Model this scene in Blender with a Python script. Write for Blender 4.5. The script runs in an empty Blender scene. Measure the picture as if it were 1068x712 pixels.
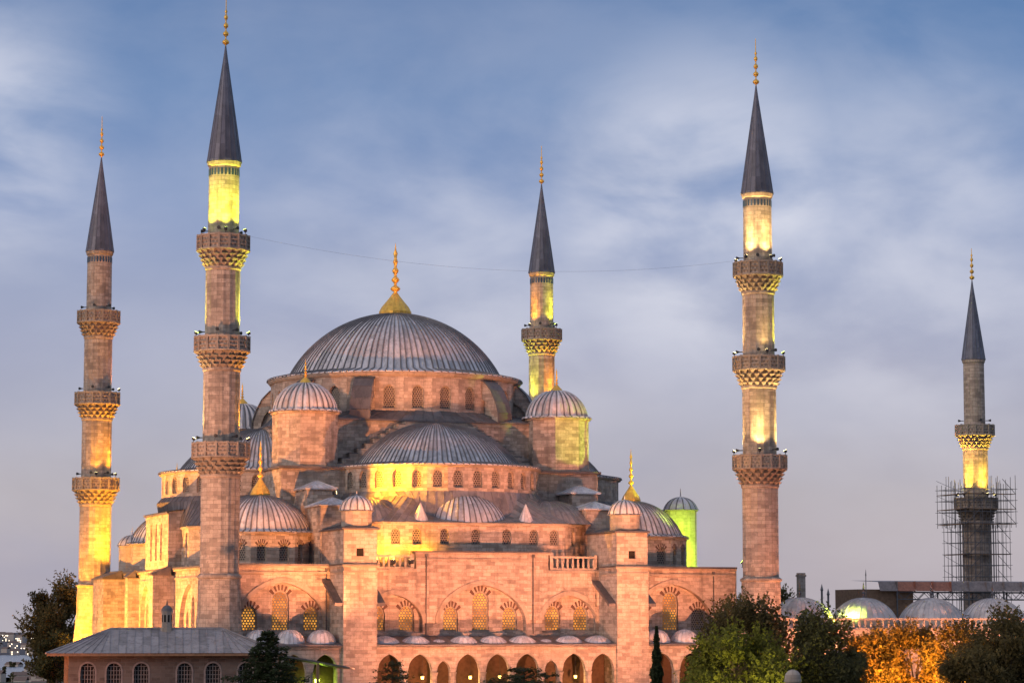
import bpy, math, random
from mathutils import Vector, Matrix
R = math.radians
random.seed(7)
scn = bpy.context.scene
col = scn.collection

# ------------------------------------------------------------------ camera
cam_d = bpy.data.cameras.new('camera'); cam = bpy.data.objects.new('camera', cam_d); col.objects.link(cam)
cam_d.sensor_width = 36.0; cam_d.lens = 2724.0 / 1068.0 * 36.0
cam_d.clip_start = 1.0; cam_d.clip_end = 30000.0
PITCH = math.atan((649 - 356) / 2724.0)
cam.location = (0, 0, 8); cam.rotation_euler = (R(90) + PITCH, 0, 0)
scn.camera = cam

# ------------------------------------------------------------------ sky, sun, exposure
SUN_EL, SUN_ROT = R(1.5), R(250)
world = bpy.data.worlds.new('World'); scn.world = world; world.use_nodes = True
def build_world():
    nt = world.node_tree; nt.nodes.clear(); N = nt.nodes.new; L = nt.links.new
    out = N('ShaderNodeOutputWorld')
    sky = N('ShaderNodeTexSky'); sky.sky_type = 'NISHITA'; sky.sun_disc = False
    sky.sun_elevation = SUN_EL; sky.sun_rotation = SUN_ROT
    b1 = N('ShaderNodeBackground'); b1.inputs['Strength'].default_value = 0.05; L(sky.outputs[0], b1.inputs['Color'])
    tc = N('ShaderNodeTexCoord'); sep = N('ShaderNodeSeparateXYZ'); L(tc.outputs['Generated'], sep.inputs[0])
    # low broken overcast: colour by elevation
    ramp = N('ShaderNodeValToRGB'); L(sep.outputs['Z'], ramp.inputs[0])
    cr = ramp.color_ramp
    stops = [(0.0, (.41, .38, .42)), (.05, (.365, .355, .42)), (.10, (.325, .345, .495)), (.155, (.195, .265, .475)), (.20, (.085, .18, .40)), (.25, (.045, .13, .33)), (.45, (.27, .31, .42)), (1.0, (.36, .38, .46))]
    cr.elements[0].position = 0; cr.elements[0].color = stops[0][1] + (1,)
    cr.elements[1].position = 1; cr.elements[1].color = stops[-1][1] + (1,)
    for p, c in stops[1:-1]:
        e = cr.elements.new(p); e.color = c + (1,)
    def noise(scale, sz, det=6, off=(0, 0, 0)):
        mp = N('ShaderNodeMapping'); L(tc.outputs['Generated'], mp.inputs[0]); mp.inputs['Scale'].default_value = (scale, scale, scale * sz); mp.inputs['Location'].default_value = off
        n = N('ShaderNodeTexNoise'); n.inputs['Scale'].default_value = 1; n.inputs['Detail'].default_value = det; n.inputs['Roughness'].default_value = .52; n.inputs['Distortion'].default_value = .35
        L(mp.outputs[0], n.inputs['Vector']); return n.outputs['Fac']
    def mrange(v, a, b, c=0, d=1):
        m = N('ShaderNodeMapRange'); m.interpolation_type = 'SMOOTHSTEP'; L(v, m.inputs[0])
        for i, x in enumerate((a, b, c, d)): m.inputs[i + 1].default_value = x
        return m.outputs[0]
    def math_(op, a, b):
        m = N('ShaderNodeMath'); m.operation = op
        for i, x in enumerate((a, b)):
            if isinstance(x, (int, float)): m.inputs[i].default_value = x
            else: L(x, m.inputs[i])
        return m.outputs[0]
    def patch(d, r0, r1):                      # a bank of cloud round one compass direction
        vm = N('ShaderNodeVectorMath'); vm.operation = 'DISTANCE'; L(tc.outputs['Generated'], vm.inputs[0]); vm.inputs[1].default_value = Vector(d).normalized()
        return mrange(vm.outputs['Value'], r0, r1, 1, 0)
    n1 = noise(9, 2.2); n2 = noise(22, 1.8, 8, (3, 1, 2)); n3 = noise(5, 2.0, 5, (7, 2, 4))
    banks = math_('MAXIMUM', patch((.075, 1, .155), .02, .085), patch((-.215, 1, .185), .01, .075))
    banks = math_('MAXIMUM', banks, math_('MULTIPLY', patch((-.03, 1, .13), .02, .10), .55))
    banks = math_('MAXIMUM', banks, math_('MULTIPLY', patch((.15, 1, .14), .02, .10), .6))
    f1 = mrange(math_('ADD', math_('MULTIPLY', n1, .78), math_('MULTIPLY', n2, .22)), .34, .66)
    f = math_('MULTIPLY', f1, math_('ADD', math_('MULTIPLY', banks, .80), .16))
    mix = N('ShaderNodeMix'); mix.data_type = 'RGBA'; L(f, mix.inputs['Factor']); L(ramp.outputs[0], mix.inputs['A']); mix.inputs['B'].default_value = (.62, .63, .74, 1)
    dark = N('ShaderNodeMix'); dark.data_type = 'RGBA'; L(mrange(n3, .36, .72, 0, .45), dark.inputs['Factor']); L(mix.outputs['Result'], dark.inputs['A']); dark.inputs['B'].default_value = (.225, .27, .43, 1)
    b2 = N('ShaderNodeBackground'); b2.inputs['Strength'].default_value = 0.97; L(dark.outputs['Result'], b2.inputs['Color'])
    add = N('ShaderNodeAddShader'); L(b1.outputs[0], add.inputs[0]); L(b2.outputs[0], add.inputs[1]); L(add.outputs[0], out.inputs['Surface'])
build_world()
sd = bpy.data.lights.new('sun', 'SUN'); sd.energy = 1.0; sd.angle = R(20); sd.color = (1, .80, .66)
sun = bpy.data.objects.new('sun', sd); col.objects.link(sun); sun.location = (-80, 0, 90)
# last afterglow: low, behind the camera's left shoulder
sun.rotation_euler = Vector((0.75, 0.62, -0.25)).to_track_quat('-Z', 'Y').to_euler()
vs = scn.view_settings; vs.view_transform = 'Standard'; vs.look = 'None'; vs.gamma = 1; vs.exposure = 0.15; vs.use_curve_mapping = False

# ------------------------------------------------------------------ frame of the mosque
TH = R(19.4)
UX, UY = math.cos(TH), math.sin(TH)
def w2(u, v, z=0):          # plan coordinates (u along the north-east front, v inwards, from the near minaret) -> world
    return Vector((-28 + u * UX - v * UY, 250 + u * UY + v * UX, z))
UC, VC = 27.3, 32.5         # centre of the great dome
def wc(x, y, z=0): return w2(UC + x, VC + y, z)

# ------------------------------------------------------------------ materials
class NT:
    def __init__(s, name):
        s.m = bpy.data.materials.new(name); s.m.use_nodes = True; s.t = s.m.node_tree; s.b = s.t.nodes['Principled BSDF']
    def n(s, ty, **kw):
        x = s.t.nodes.new(ty)
        for k, v in kw.items(): setattr(x, k, v)
        return x
    def l(s, a, b): s.t.links.new(a, b)
    def noise(s, vec, scale, det=4, rough=.55, sc=(1, 1, 1)):
        mp = s.n('ShaderNodeMapping'); mp.inputs['Scale'].default_value = sc; s.l(vec, mp.inputs[0])
        x = s.n('ShaderNodeTexNoise'); x.inputs['Scale'].default_value = scale; x.inputs['Detail'].default_value = det; x.inputs['Roughness'].default_value = rough; s.l(mp.outputs[0], x.inputs['Vector']); return x.outputs['Fac']
    def mr(s, v, a, b, c=0, d=1):
        m = s.n('ShaderNodeMapRange'); s.l(v, m.inputs[0])
        for i, x in enumerate((a, b, c, d)): m.inputs[i + 1].default_value = x
        return m.outputs[0]
    def mix(s, f, a, b, mode='MIX'):
        m = s.n('ShaderNodeMix', data_type='RGBA', blend_type=mode)
        for nm, x in (('Factor', f), ('A', a), ('B', b)):
            if isinstance(x, (int, float)): m.inputs[nm].default_value = x
            elif isinstance(x, tuple): m.inputs[nm].default_value = x + (1,)
            else: s.l(x, m.inputs[nm])
        return m.outputs['Result']
    def math(s, op, a, b=0):
        m = s.n('ShaderNodeMath', operation=op)
        for i, x in enumerate((a, b)):
            if isinstance(x, (int, float)): m.inputs[i].default_value = x
            else: s.l(x, m.inputs[i])
        return m.outputs[0]
    def bump(s, h, strength, dist=.02):
        b = s.n('ShaderNodeBump'); b.inputs['Strength'].default_value = strength; b.inputs['Distance'].default_value = dist; s.l(h, b.inputs['Height']); s.l(b.outputs[0], s.b.inputs['Normal'])

def stone(name, c1, c2, mortar, bw=.86, bh=.36, dirt=.55, dirtcol=(.10, .085, .075)):
    t = NT(name); uv = t.n('ShaderNodeTexCoord').outputs['UV']; ob = t.n('ShaderNodeTexCoord').outputs['Object']
    br = t.n('ShaderNodeTexBrick'); t.l(uv, br.inputs['Vector'])
    br.inputs['Scale'].default_value = 1; br.inputs['Brick Width'].default_value = bw; br.inputs['Row Height'].default_value = bh
    br.inputs['Mortar Size'].default_value = .02; br.inputs['Mortar Smooth'].default_value = .3; br.inputs['Bias'].default_value = -.05
    br.inputs['Color1'].default_value = (0, 0, 0, 1); br.inputs['Color2'].default_value = (1, 1, 1, 1); br.inputs['Mortar'].default_value = (.25, .25, .25, 1)
    rp = t.n('ShaderNodeValToRGB'); t.l(br.outputs['Color'], rp.inputs[0]); e0, e1 = rp.color_ramp.elements
    mid_c = tuple((a * .55 + b * .45) for a, b in zip(c1, c2))
    e0.position = 0; e0.color = tuple(x * .80 for x in c2) + (1,); e1.position = 1; e1.color = tuple(min(1, x * 1.02) for x in c1) + (1,)
    for p_, cc in ((.16, tuple(x * .9 for x in c2)), (.34, mid_c), (.78, tuple(x * .92 for x in c1))): e = rp.color_ramp.elements.new(p_); e.color = cc + (1,)
    big = t.noise(ob, .22, 5); mid = t.noise(ob, 1.6, 6, .65)
    streak = t.noise(uv, 1.0, 5, .6, (1.5, .14, 1))
    c = t.mix(br.outputs['Fac'], rp.outputs['Color'], mortar)
    c = t.mix(t.mr(big, .35, .7, 0, .5), c, tuple(x * .72 for x in c1))
    c = t.mix(t.mr(mid, .5, .75, 0, .45), c, tuple(min(1, x * 1.25) for x in c2))
    c = t.mix(t.mr(streak, .50, .74, 0, dirt), c, dirtcol)
    patch = t.noise(ob, .62, 7, .72, (1, 1, 2.2))
    c = t.mix(t.mr(patch, .49, .60, 0, dirt * .85), c, tuple(x * 1.7 for x in dirtcol))
    c = t.mix(t.mr(t.noise(ob, 3.2, 5, .7), .54, .72, 0, .5), c, dirtcol)
    t.l(c, t.b.inputs['Base Color']); t.b.inputs['Roughness'].default_value = .88; t.b.inputs['Specular IOR Level'].default_value = .25
    h = t.math('ADD', t.math('MULTIPLY', br.outputs['Fac'], -1.0), t.math('MULTIPLY', mid, .9)); t.bump(h, .55, .03)
    return t.m
M = {}
M['stone'] = stone('ashlar_stone', (.56, .47, .40), (.34, .275, .235), (.27, .225, .19))
M['pale'] = stone('pale_stone', (.46, .40, .35), (.38, .33, .285), (.28, .24, .21), dirt=.4)
M['shaft'] = stone('minaret_stone', (.54, .445, .37), (.34, .275, .23), (.20, .17, .145), bw=.8, bh=.40, dirt=.6)
M['trim'] = stone('trim_stone', (.42, .36, .305), (.38, .32, .27), (.30, .25, .215), bw=1.6, bh=2.0, dirt=.5)
M['pavwall'] = stone('banded_masonry', (.12, .092, .082), (.20, .165, .15), (.18, .155, .14), bw=.7, bh=.30, dirt=.35)

def lead(name, base, var=.5, rough=.5, spec=.4):
    t = NT(name); ob = t.n('ShaderNodeTexCoord').outputs['Object']
    a = t.n('ShaderNodeAttribute', attribute_name='tone').outputs['Fac']
    lo = tuple(x * (1 - var) for x in base); hi = tuple(min(1, x * (1 + var * .7)) for x in base)
    c = t.mix(a, lo, hi)
    c = t.mix(t.mr(t.noise(ob, .5, 6, .6), .4, .72, 0, .55), c, tuple(x * 1.45 for x in base))
    c = t.mix(t.mr(t.noise(ob, 2.2, 6, .72, (1, 1, .35)), .48, .72, 0, .7), c, tuple(x * .34 for x in base))
    c = t.mix(t.mr(t.noise(ob, 1.1, 6, .7), .56, .7, 0, .55), c, tuple(min(1, x * 1.7) for x in base))
    t.l(c, t.b.inputs['Base Color']); t.b.inputs['Metallic'].default_value = .15; t.b.inputs['Roughness'].default_value = rough; t.b.inputs['Specular IOR Level'].default_value = spec
    t.bump(t.noise(ob, 3, 4), .25, .05); return t.m
M['lead'] = lead('lead_sheet', (.53, .51, .53), .45)
M['seam'] = lead('lead_seam', (.20, .185, .19), .4)
M['leadpale'] = lead('weathered_lead', (.27, .24, .24), .5)
M['domepale'] = lead('pale_lead_sheet', (.52, .47, .46), .3)
M['leaddark'] = lead('dark_lead', (.12, .11, .115), .5)
M['roofmid'] = lead('roof_lead', (.22, .195, .19), .55)
M['spire'] = lead('spire_lead', (.115, .125, .165), .5)

def plain(name, c, rough=.7, metal=0, spec=.4, var=.25, scale=3):
    t = NT(name); ob = t.n('ShaderNodeTexCoord').outputs['Object']
    t.l(t.mix(t.mr(t.noise(ob, scale, 5), .3, .7), tuple(x * (1 - var) for x in c), tuple(min(1, x * (1 + var)) for x in c)), t.b.inputs['Base Color'])
    t.b.inputs['Roughness'].default_value = rough; t.b.inputs['Metallic'].default_value = metal; t.b.inputs['Specular IOR Level'].default_value = spec; return t.m
M['gold'] = plain('gilded_metal', (.90, .50, .10), .42, .55)
M['black'] = plain('dark_metal', (.03, .03, .032), .55)
M['grey'] = plain('grey_metal', (.16, .16, .17), .5, .6)
M['void'] = plain('dark_opening', (.015, .013, .012), .9)
M['brick'] = plain('red_brick', (.105, .060, .052), .9, scale=8)
M['tile'] = plain('blue_tile', (.03, .07, .13), .35)
M['wood'] = plain('weathered_timber', (.25, .15, .09), .8)
M['screen'] = plain('arcade_shade_brown', (.085, .05, .03), .8)  # dark brown that paints shade into the gallery arches
M['panel'] = plain('sheet_panel', (.27, .22, .205), .55, .2)
M['redpanel'] = plain('rusty_red_panel', (.42, .17, .11), .6, .1)
M['bark'] = plain('bark', (.07, .05, .038), .95, scale=6)
M['plaster'] = plain('plaster', (.42, .38, .34), .9, scale=2)
M['tileroof'] = plain('terracotta_roof', (.19, .135, .115), .9, scale=2)
M['ground'] = plain('lawn_and_earth', (.055, .065, .03), .95, scale=.3, var=.4)

def leaf(name, c1, c2):
    t = NT(name)
    a = t.n('ShaderNodeAttribute', attribute_name='tone').outputs['Fac']
    ob = t.n('ShaderNodeTexCoord').outputs['Object']
    c = t.mix(a, c1, c2); c = t.mix(t.mr(t.noise(ob, .8, 3), .4, .65, 0, .5), c, tuple(x * .65 for x in c1))
    t.l(c, t.b.inputs['Base Color']); t.b.inputs['Roughness'].default_value = .65; t.b.inputs['Specular IOR Level'].default_value = .2
    tr = t.n('ShaderNodeBsdfTranslucent'); t.l(c, tr.inputs['Color']); ms = t.n('ShaderNodeMixShader'); ms.inputs[0].default_value = .42
    o = t.t.nodes['Material Output']; t.l(t.b.outputs[0], ms.inputs[1]); t.l(tr.outputs[0], ms.inputs[2]); t.l(ms.outputs[0], o.inputs['Surface'])
    return t.m
M['leaf_dark'] = leaf('dark_leaves', (.062, .062, .026), (.18, .165, .062))
M['leaf_green'] = leaf('green_leaves', (.12, .125, .02), (.30, .295, .045))
M['leaf_autumn'] = leaf('autumn_leaves', (.085, .07, .03), (.23, .17, .06))
M['leaf_gold'] = leaf('yellowing_leaves', (.09, .065, .02), (.26, .15, .04))
M['leaf_fir'] = leaf('conifer_needles', (.028, .042, .018), (.09, .115, .05))

def glow(name, c, s):
    t = NT(name); t.b.inputs['Base Color'].default_value = (.5, .4, .3, 1); t.b.inputs['Emission Color'].default_value = c + (1,); t.b.inputs['Emission Strength'].default_value = s; return t.m
M['bulb'] = glow('lamp_glass', (1, .82, .35), 14)
M['bulbgreen'] = glow('green_lamp_glass', (.75, 1, .12), 14)
M['lantern'] = glow('lantern_glass', (1, .62, .12), 5)
M['citylight'] = glow('lit_house_windows', (1, .82, .6), 4.5)

def lattice(name, stonec, glass, emit, strength, period=.155, thr=.12):
    # plaster window grille of round lights, hexagonally packed; lit from within where the hall's lamps are on
    t = NT(name); uv = t.n('ShaderNodeTexCoord').outputs['UV']; tot = None
    k = 2 * math.pi / (period * .866)
    for a in (90, 30, 150):
        d = t.n('ShaderNodeVectorMath', operation='DOT_PRODUCT'); t.l(uv, d.inputs[0]); d.inputs[1].default_value = (math.cos(R(a)) * k, math.sin(R(a)) * k, 0)
        cs = t.math('COSINE', d.outputs['Value']); tot = cs if tot is None else t.math('ADD', tot, cs)
    f = t.mr(tot, thr - .35, thr + .35)
    ob = t.n('ShaderNodeTexCoord').outputs['Object']
    sc = t.mix(t.mr(t.noise(ob, 2, 4), .35, .7), tuple(x * .7 for x in stonec), stonec)
    t.l(t.mix(f, sc, glass), t.b.inputs['Base Color']); t.b.inputs['Roughness'].default_value = .6
    if strength:
        v = t.mr(t.noise(ob, .9, 3), .38, .66, .15, 1.0)
        t.b.inputs['Emission Color'].default_value = emit + (1,); t.l(t.math('MULTIPLY', t.math('MULTIPLY', f, v), strength), t.b.inputs['Emission Strength'])
    t.bump(t.math('MULTIPLY', f, -1), .6, .05); return t.m
M['win_lit'] = lattice('lit_window_grille', (.27, .20, .15), (.10, .06, .03), (1, .42, .05), 1.15, period=.30, thr=.15)
M['win_dark'] = lattice('window_grille', (.30, .25, .21), (.035, .03, .03), (1, .6, .2), 0, period=.26, thr=.0)

M['pierced'] = lattice('pierced_parapet', (.46, .38, .32), (.21, .17, .145), (1, .6, .2), 0, period=.40, thr=.5)
M['niche_shade'] = plain('shaded_niche_stone', (.29, .24, .20), .95)  # darker stone colour stands in for shade between the balcony corbels
# ------------------------------------------------------------------ mesh builder
SEAM = [M['lead'], M['seam']]
class MB:
    def __init__(s, T=None): s.v = []; s.f = []; s.uv = []; s.mi = []; s.tone = []; s.sm = []; s.T = T
    def vert(s, p): s.v.append(tuple(p)); return len(s.v) - 1
    def face(s, pts, mi=0, uv=None, tone=None, smooth=False):
        ids = [s.vert(p) for p in pts]; s.idx(ids, mi, uv, tone, smooth)
    def idx(s, ids, mi=0, uv=None, tone=None, smooth=False):
        P = [Vector(s.v[i]) for i in ids]
        if uv is None:
            n = Vector((0, 0, 0))
            for i in range(len(P)):
                a, b = P[i], P[(i + 1) % len(P)]
                n += Vector(((a.y - b.y) * (a.z + b.z), (a.z - b.z) * (a.x + b.x), (a.x - b.x) * (a.y + b.y)))
            if n.length < 1e-9: return
            n.normalize()
            if abs(n.z) > .92: uv = [(p.x, p.y) for p in P]
            else:
                t = Vector((-n.y, n.x, 0)).normalized(); uv = [(p.x * t.x + p.y * t.y, p.z) for p in P]
        s.f.append(ids); s.uv.append(uv); s.mi.append(mi); s.tone.append(random.random() if tone is None else tone); s.sm.append(smooth)
    def box(s, x0, x1, y0, y1, z0, z1, mi=0, skip=''):
        a = [(x0, y0, z0), (x1, y0, z0), (x1, y1, z0), (x0, y1, z0), (x0, y0, z1), (x1, y0, z1), (x1, y1, z1), (x0, y1, z1)]
        F = {'b': (3, 2, 1, 0), 't': (4, 5, 6, 7), 'f': (0, 1, 5, 4), 'r': (1, 2, 6, 5), 'k': (2, 3, 7, 6), 'l': (3, 0, 4, 7)}
        for k, q in F.items():
            if k not in skip: s.face([a[i] for i in q], mi)
    def prism(s, poly, z0, z1, mi=0, caps=True, taper=1.0, c=None):
        n = len(poly)
        if c is None: c = (sum(p[0] for p in poly) / n, sum(p[1] for p in poly) / n)
        top = [(c[0] + (p[0] - c[0]) * taper, c[1] + (p[1] - c[1]) * taper) for p in poly]
        for i in range(n):
            a, b = poly[i], poly[(i + 1) % n]; d, e = top[i], top[(i + 1) % n]
            s.face([(a[0], a[1], z0), (b[0], b[1], z0), (e[0], e[1], z1), (d[0], d[1], z1)], mi)
        if caps:
            s.face([(p[0], p[1], z1) for p in top], mi); s.face([(p[0], p[1], z0) for p in reversed(poly)], mi)
    def ngon(s, cx, cy, r, n, z0, z1, mi=0, ph=0, taper=1.0, caps=True):
        s.prism([(cx + r * math.cos(ph + 2 * math.pi * i / n), cy + r * math.sin(ph + 2 * math.pi * i / n)) for i in range(n)], z0, z1, mi, caps, taper, (cx, cy))
    def lathe(s, prof, n, cx=0, cy=0, mi=0, a0=0, a1=2 * math.pi, smooth=False, mod=None, ph=0):
        closed = abs(a1 - a0 - 2 * math.pi) < 1e-6; cnt = n if closed else n + 1; rows = []
        for (r, z) in prof:
            row = []
            for i in range(cnt):
                a = a0 + ph + (a1 - a0) * i / n; rr = r * (mod(i) if mod else 1)
                row.append(s.vert((cx + rr * math.cos(a), cy + rr * math.sin(a), z)))
            rows.append(row)
        Rm = max(r for r, z in prof); dist = [0]
        for k in range(1, len(prof)): dist.append(dist[-1] + math.hypot(prof[k][0] - prof[k - 1][0], prof[k][1] - prof[k - 1][1]))
        for k in range(len(prof) - 1):
            for i in range(n):
                j = (i + 1) % cnt if closed else i + 1
                u0 = Rm * (a1 - a0) * i / n; u1 = Rm * (a1 - a0) * (i + 1) / n
                s.idx([rows[k][i], rows[k][j], rows[k + 1][j], rows[k + 1][i]], mi, [(u0, prof[0][1] + dist[k]), (u1, prof[0][1] + dist[k]), (u1, prof[0][1] + dist[k + 1]), (u0, prof[0][1] + dist[k + 1])], None, smooth)
    def seamed(s, prof, n, cx, cy, mi=0, a0=0, a1=2 * math.pi, ribh=.06, ribw=.14, sheet=3, ribmi=None, melon=0):
        """a lathe of lead sheets: n panels between raised seams; melon > 0 swells each panel into a lobe"""
        closed = abs(a1 - a0 - 2 * math.pi) < 1e-6; cnt = n if closed else n + 1; da = (a1 - a0) / n
        ribmi = mi if ribmi is None else ribmi
        L = len(prof); nor = []
        for k in range(L):
            p, q = prof[max(0, k - 1)], prof[min(L - 1, k + 1)]; d = (q[0] - p[0], q[1] - p[1]); m = math.hypot(*d) or 1; nor.append((d[1] / m, -d[0] / m))
        tones = [[random.random() for k in range(L)] for i in range(n)]; jit = [random.uniform(-.09, .09) for i in range(n + 1)]
        P = []
        for k, (r, z) in enumerate(prof):
            row = []
            nr, nz = nor[k]
            for i in range(cnt):
                a = a0 + da * (i + jit[i] * (1 if n > 20 else 0)); w = min(da * ribw, .07 / max(r, .2)) ; sc = min(1, r / 1.2)
                def pt(ang, up): rr = r + nr * up; return s.vert((cx + rr * math.cos(ang), cy + rr * math.sin(ang), z + nz * up))
                row.append((pt(a - w, 0), pt(a - w * .8, ribh * sc), pt(a + w * .8, ribh * sc), pt(a + w, 0), pt(a + da / 2, melon * sc) if melon else None))
            P.append(row)
        for k in range(L - 1):
            for i in range(cnt):
                A, B = P[k][i], P[k + 1][i]
                for q in range(3): s.idx([A[q], A[q + 1], B[q + 1], B[q]], ribmi, None, (.0 if q != 1 else .25) + .15 * random.random())
                if i == n and not closed: continue
                if not closed and i == cnt - 1: continue
                j = (i + 1) % cnt; C, D = P[k][j], P[k + 1][j]; to = tones[i % n][k // sheet] * .8 + .2
                if melon: s.idx([A[3], A[4], B[4], B[3]], mi, None, to); s.idx([A[4], C[0], D[0], B[4]], mi, None, to)
                else: s.idx([A[3], C[0], D[0], B[3]], mi, None, to)
    def tube(s, p, q, r, n=6, mi=0, r2=None):
        p, q = Vector(p), Vector(q); d = (q - p)
        if d.length < 1e-6: return
        d.normalize(); x = d.orthogonal().normalized(); y = d.cross(x); r2 = r if r2 is None else r2
        A = [s.vert(p + (x * math.cos(2 * math.pi * i / n) + y * math.sin(2 * math.pi * i / n)) * r) for i in range(n)]
        B = [s.vert(q + (x * math.cos(2 * math.pi * i / n) + y * math.sin(2 * math.pi * i / n)) * r2) for i in range(n)]
        for i in range(n): j = (i + 1) % n; s.idx([A[i], A[j], B[j], B[i]], mi)
        s.idx(A[::-1], mi); s.idx(B, mi)
    def strips(s, P, Q, n, ribh=.05, mi=0, rows=2, w=.06):
        """lead roof between a lower polyline P and an upper polyline Q, as n seamed strips"""
        def along(L, t):
            ds = [0]
            for i in range(1, len(L)): ds.append(ds[-1] + (Vector(L[i]) - Vector(L[i - 1])).length)
            x = t * ds[-1]
            for i in range(1, len(L)):
                if x <= ds[i] + 1e-9: k = (x - ds[i - 1]) / max(1e-9, ds[i] - ds[i - 1]); return Vector(L[i - 1]).lerp(Vector(L[i]), k)
            return Vector(L[-1])
        for i in range(n):
            a, b, c, d = along(P, i / n), along(P, (i + 1) / n), along(Q, (i + 1) / n), along(Q, i / n)
            for k in range(rows):
                t0, t1 = k / rows, (k + 1) / rows
                s.face([a.lerp(d, t0), b.lerp(c, t0), b.lerp(c, t1), a.lerp(d, t1)], mi, tone=.2 + .8 * random.random())
            nn = (b - a).cross(d - a)
            if nn.length > 1e-6:
                nn.normalize(); nn = nn if nn.z > 0 else -nn; s.tube(a + nn * .01, d + nn * .01, ribh, 4, mi)
    def build(s, name, mats, parent=None, loc=None):
        me = bpy.data.meshes.new(name); T = s.T
        me.from_pydata([T(v) for v in s.v] if T else s.v, [], s.f)
        ul = me.uv_layers.new(name='UVMap'); k = 0; flat = []
        for u in s.uv:
            for c in u: flat += [c[0], c[1]]
        ul.data.foreach_set('uv', flat)
        me.polygons.foreach_set('material_index', s.mi); me.polygons.foreach_set('use_smooth', s.sm)
        at = me.attributes.new('tone', 'FLOAT', 'FACE'); at.data.foreach_set('value', s.tone)
        for m in (mats if isinstance(mats, (list, tuple)) else [mats]): me.materials.append(m)
        o = bpy.data.objects.new(name, me); col.objects.link(o)
        if parent is not None: o.parent = parent
        if loc is not None: o.location = loc
        me.update(); return o

def tag(o, label=None, cat=None, group=None, kind=None):
    for k, v in (('label', label), ('category', cat), ('group', group), ('kind', kind)):
        if v: o[k] = v
    return o
def thing(name, loc, rz, label, cat, group=None):
    o = bpy.data.objects.new(name, None); col.objects.link(o); o.empty_display_size = .5
    o.location = loc; o.rotation_euler = (0, 0, rz); return tag(o, label, cat, group)
def copy_tree(o, parent=None):
    c = o.copy(); col.objects.link(c)
    if parent is not None: c.parent = parent
    for ch in list(o.children): copy_tree(ch, c)
    return c

def arch_top(w, zs, zt, k=7):
    """pointed-arch intrados, left to right: list of (dx, z)"""
    h = w / 2; rise = zt - zs; out = []
    if rise >= h * .98:
        r = (h * h + rise * rise) / (2 * h)
        half = []
        for i in range(k + 1):
            x = -h + h * i / k; cx = -h + r; half.append((x, zs + math.sqrt(max(0, r * r - (x - cx) ** 2))))
    else:
        half = []
        for i in range(k + 1):
            t = (math.pi / 2) * i / k; x = -h * math.cos(t); half.append((x, zs + rise * (math.sin(t) * .86 + .14 * (1 - abs(x) / h))))
    return half + [(-x, z) for x, z in reversed(half[:-1])]

def panel(mb, p0, t, s0, s1, z0, z1, holes, depth, mi=0, rmi=None):
    """wall face through p0 along unit (tx,ty); outward normal (ty,-tx). holes: (centre, width, sill, spring, top)"""
    rmi = mi if rmi is None else rmi
    nx, ny = t[1], -t[0]
    def P(s, z, d=0): return (p0[0] + t[0] * s - nx * d, p0[1] + t[1] * s - ny * d, z)
    def q(a, b, c, d, e, f): mb.face([P(a, b), P(c, d)] + [P(c, e), P(a, f)], mi, [(a, b), (c, d), (c, e), (a, f)])
    x = s0
    for (c, w, zb, zs, zt) in sorted(holes):
        l, r = c - w / 2, c + w / 2
        if l > x + 1e-6: q(x, z0, l, z0, z1, z1)
        top = [(c + dx, z) for dx, z in arch_top(w, zs, zt)]
        if zb > z0 + 1e-6: q(l, z0, r, z0, zb, zb)
        pl = (l, zs)
        for (a, za), (b, zb2) in zip(top[:-1], top[1:]):
            q(a, za, b, zb2, z1, z1)
            mb.face([P(a, za), P(b, zb2), P(b, zb2, depth), P(a, za, depth)], rmi)
        mb.face([P(l, zb), P(l, zs), P(l, zs, depth), P(l, zb, depth)], rmi); mb.face([P(r, zs), P(r, zb), P(r, zb, depth), P(r, zs, depth)], rmi)
        mb.face([P(l, zb), P(r, zb), P(r, zb, depth), P(l, zb, depth)], rmi)
        x = r
    if s1 > x + 1e-6: q(x, z0, s1, z0, z1, z1)

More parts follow.
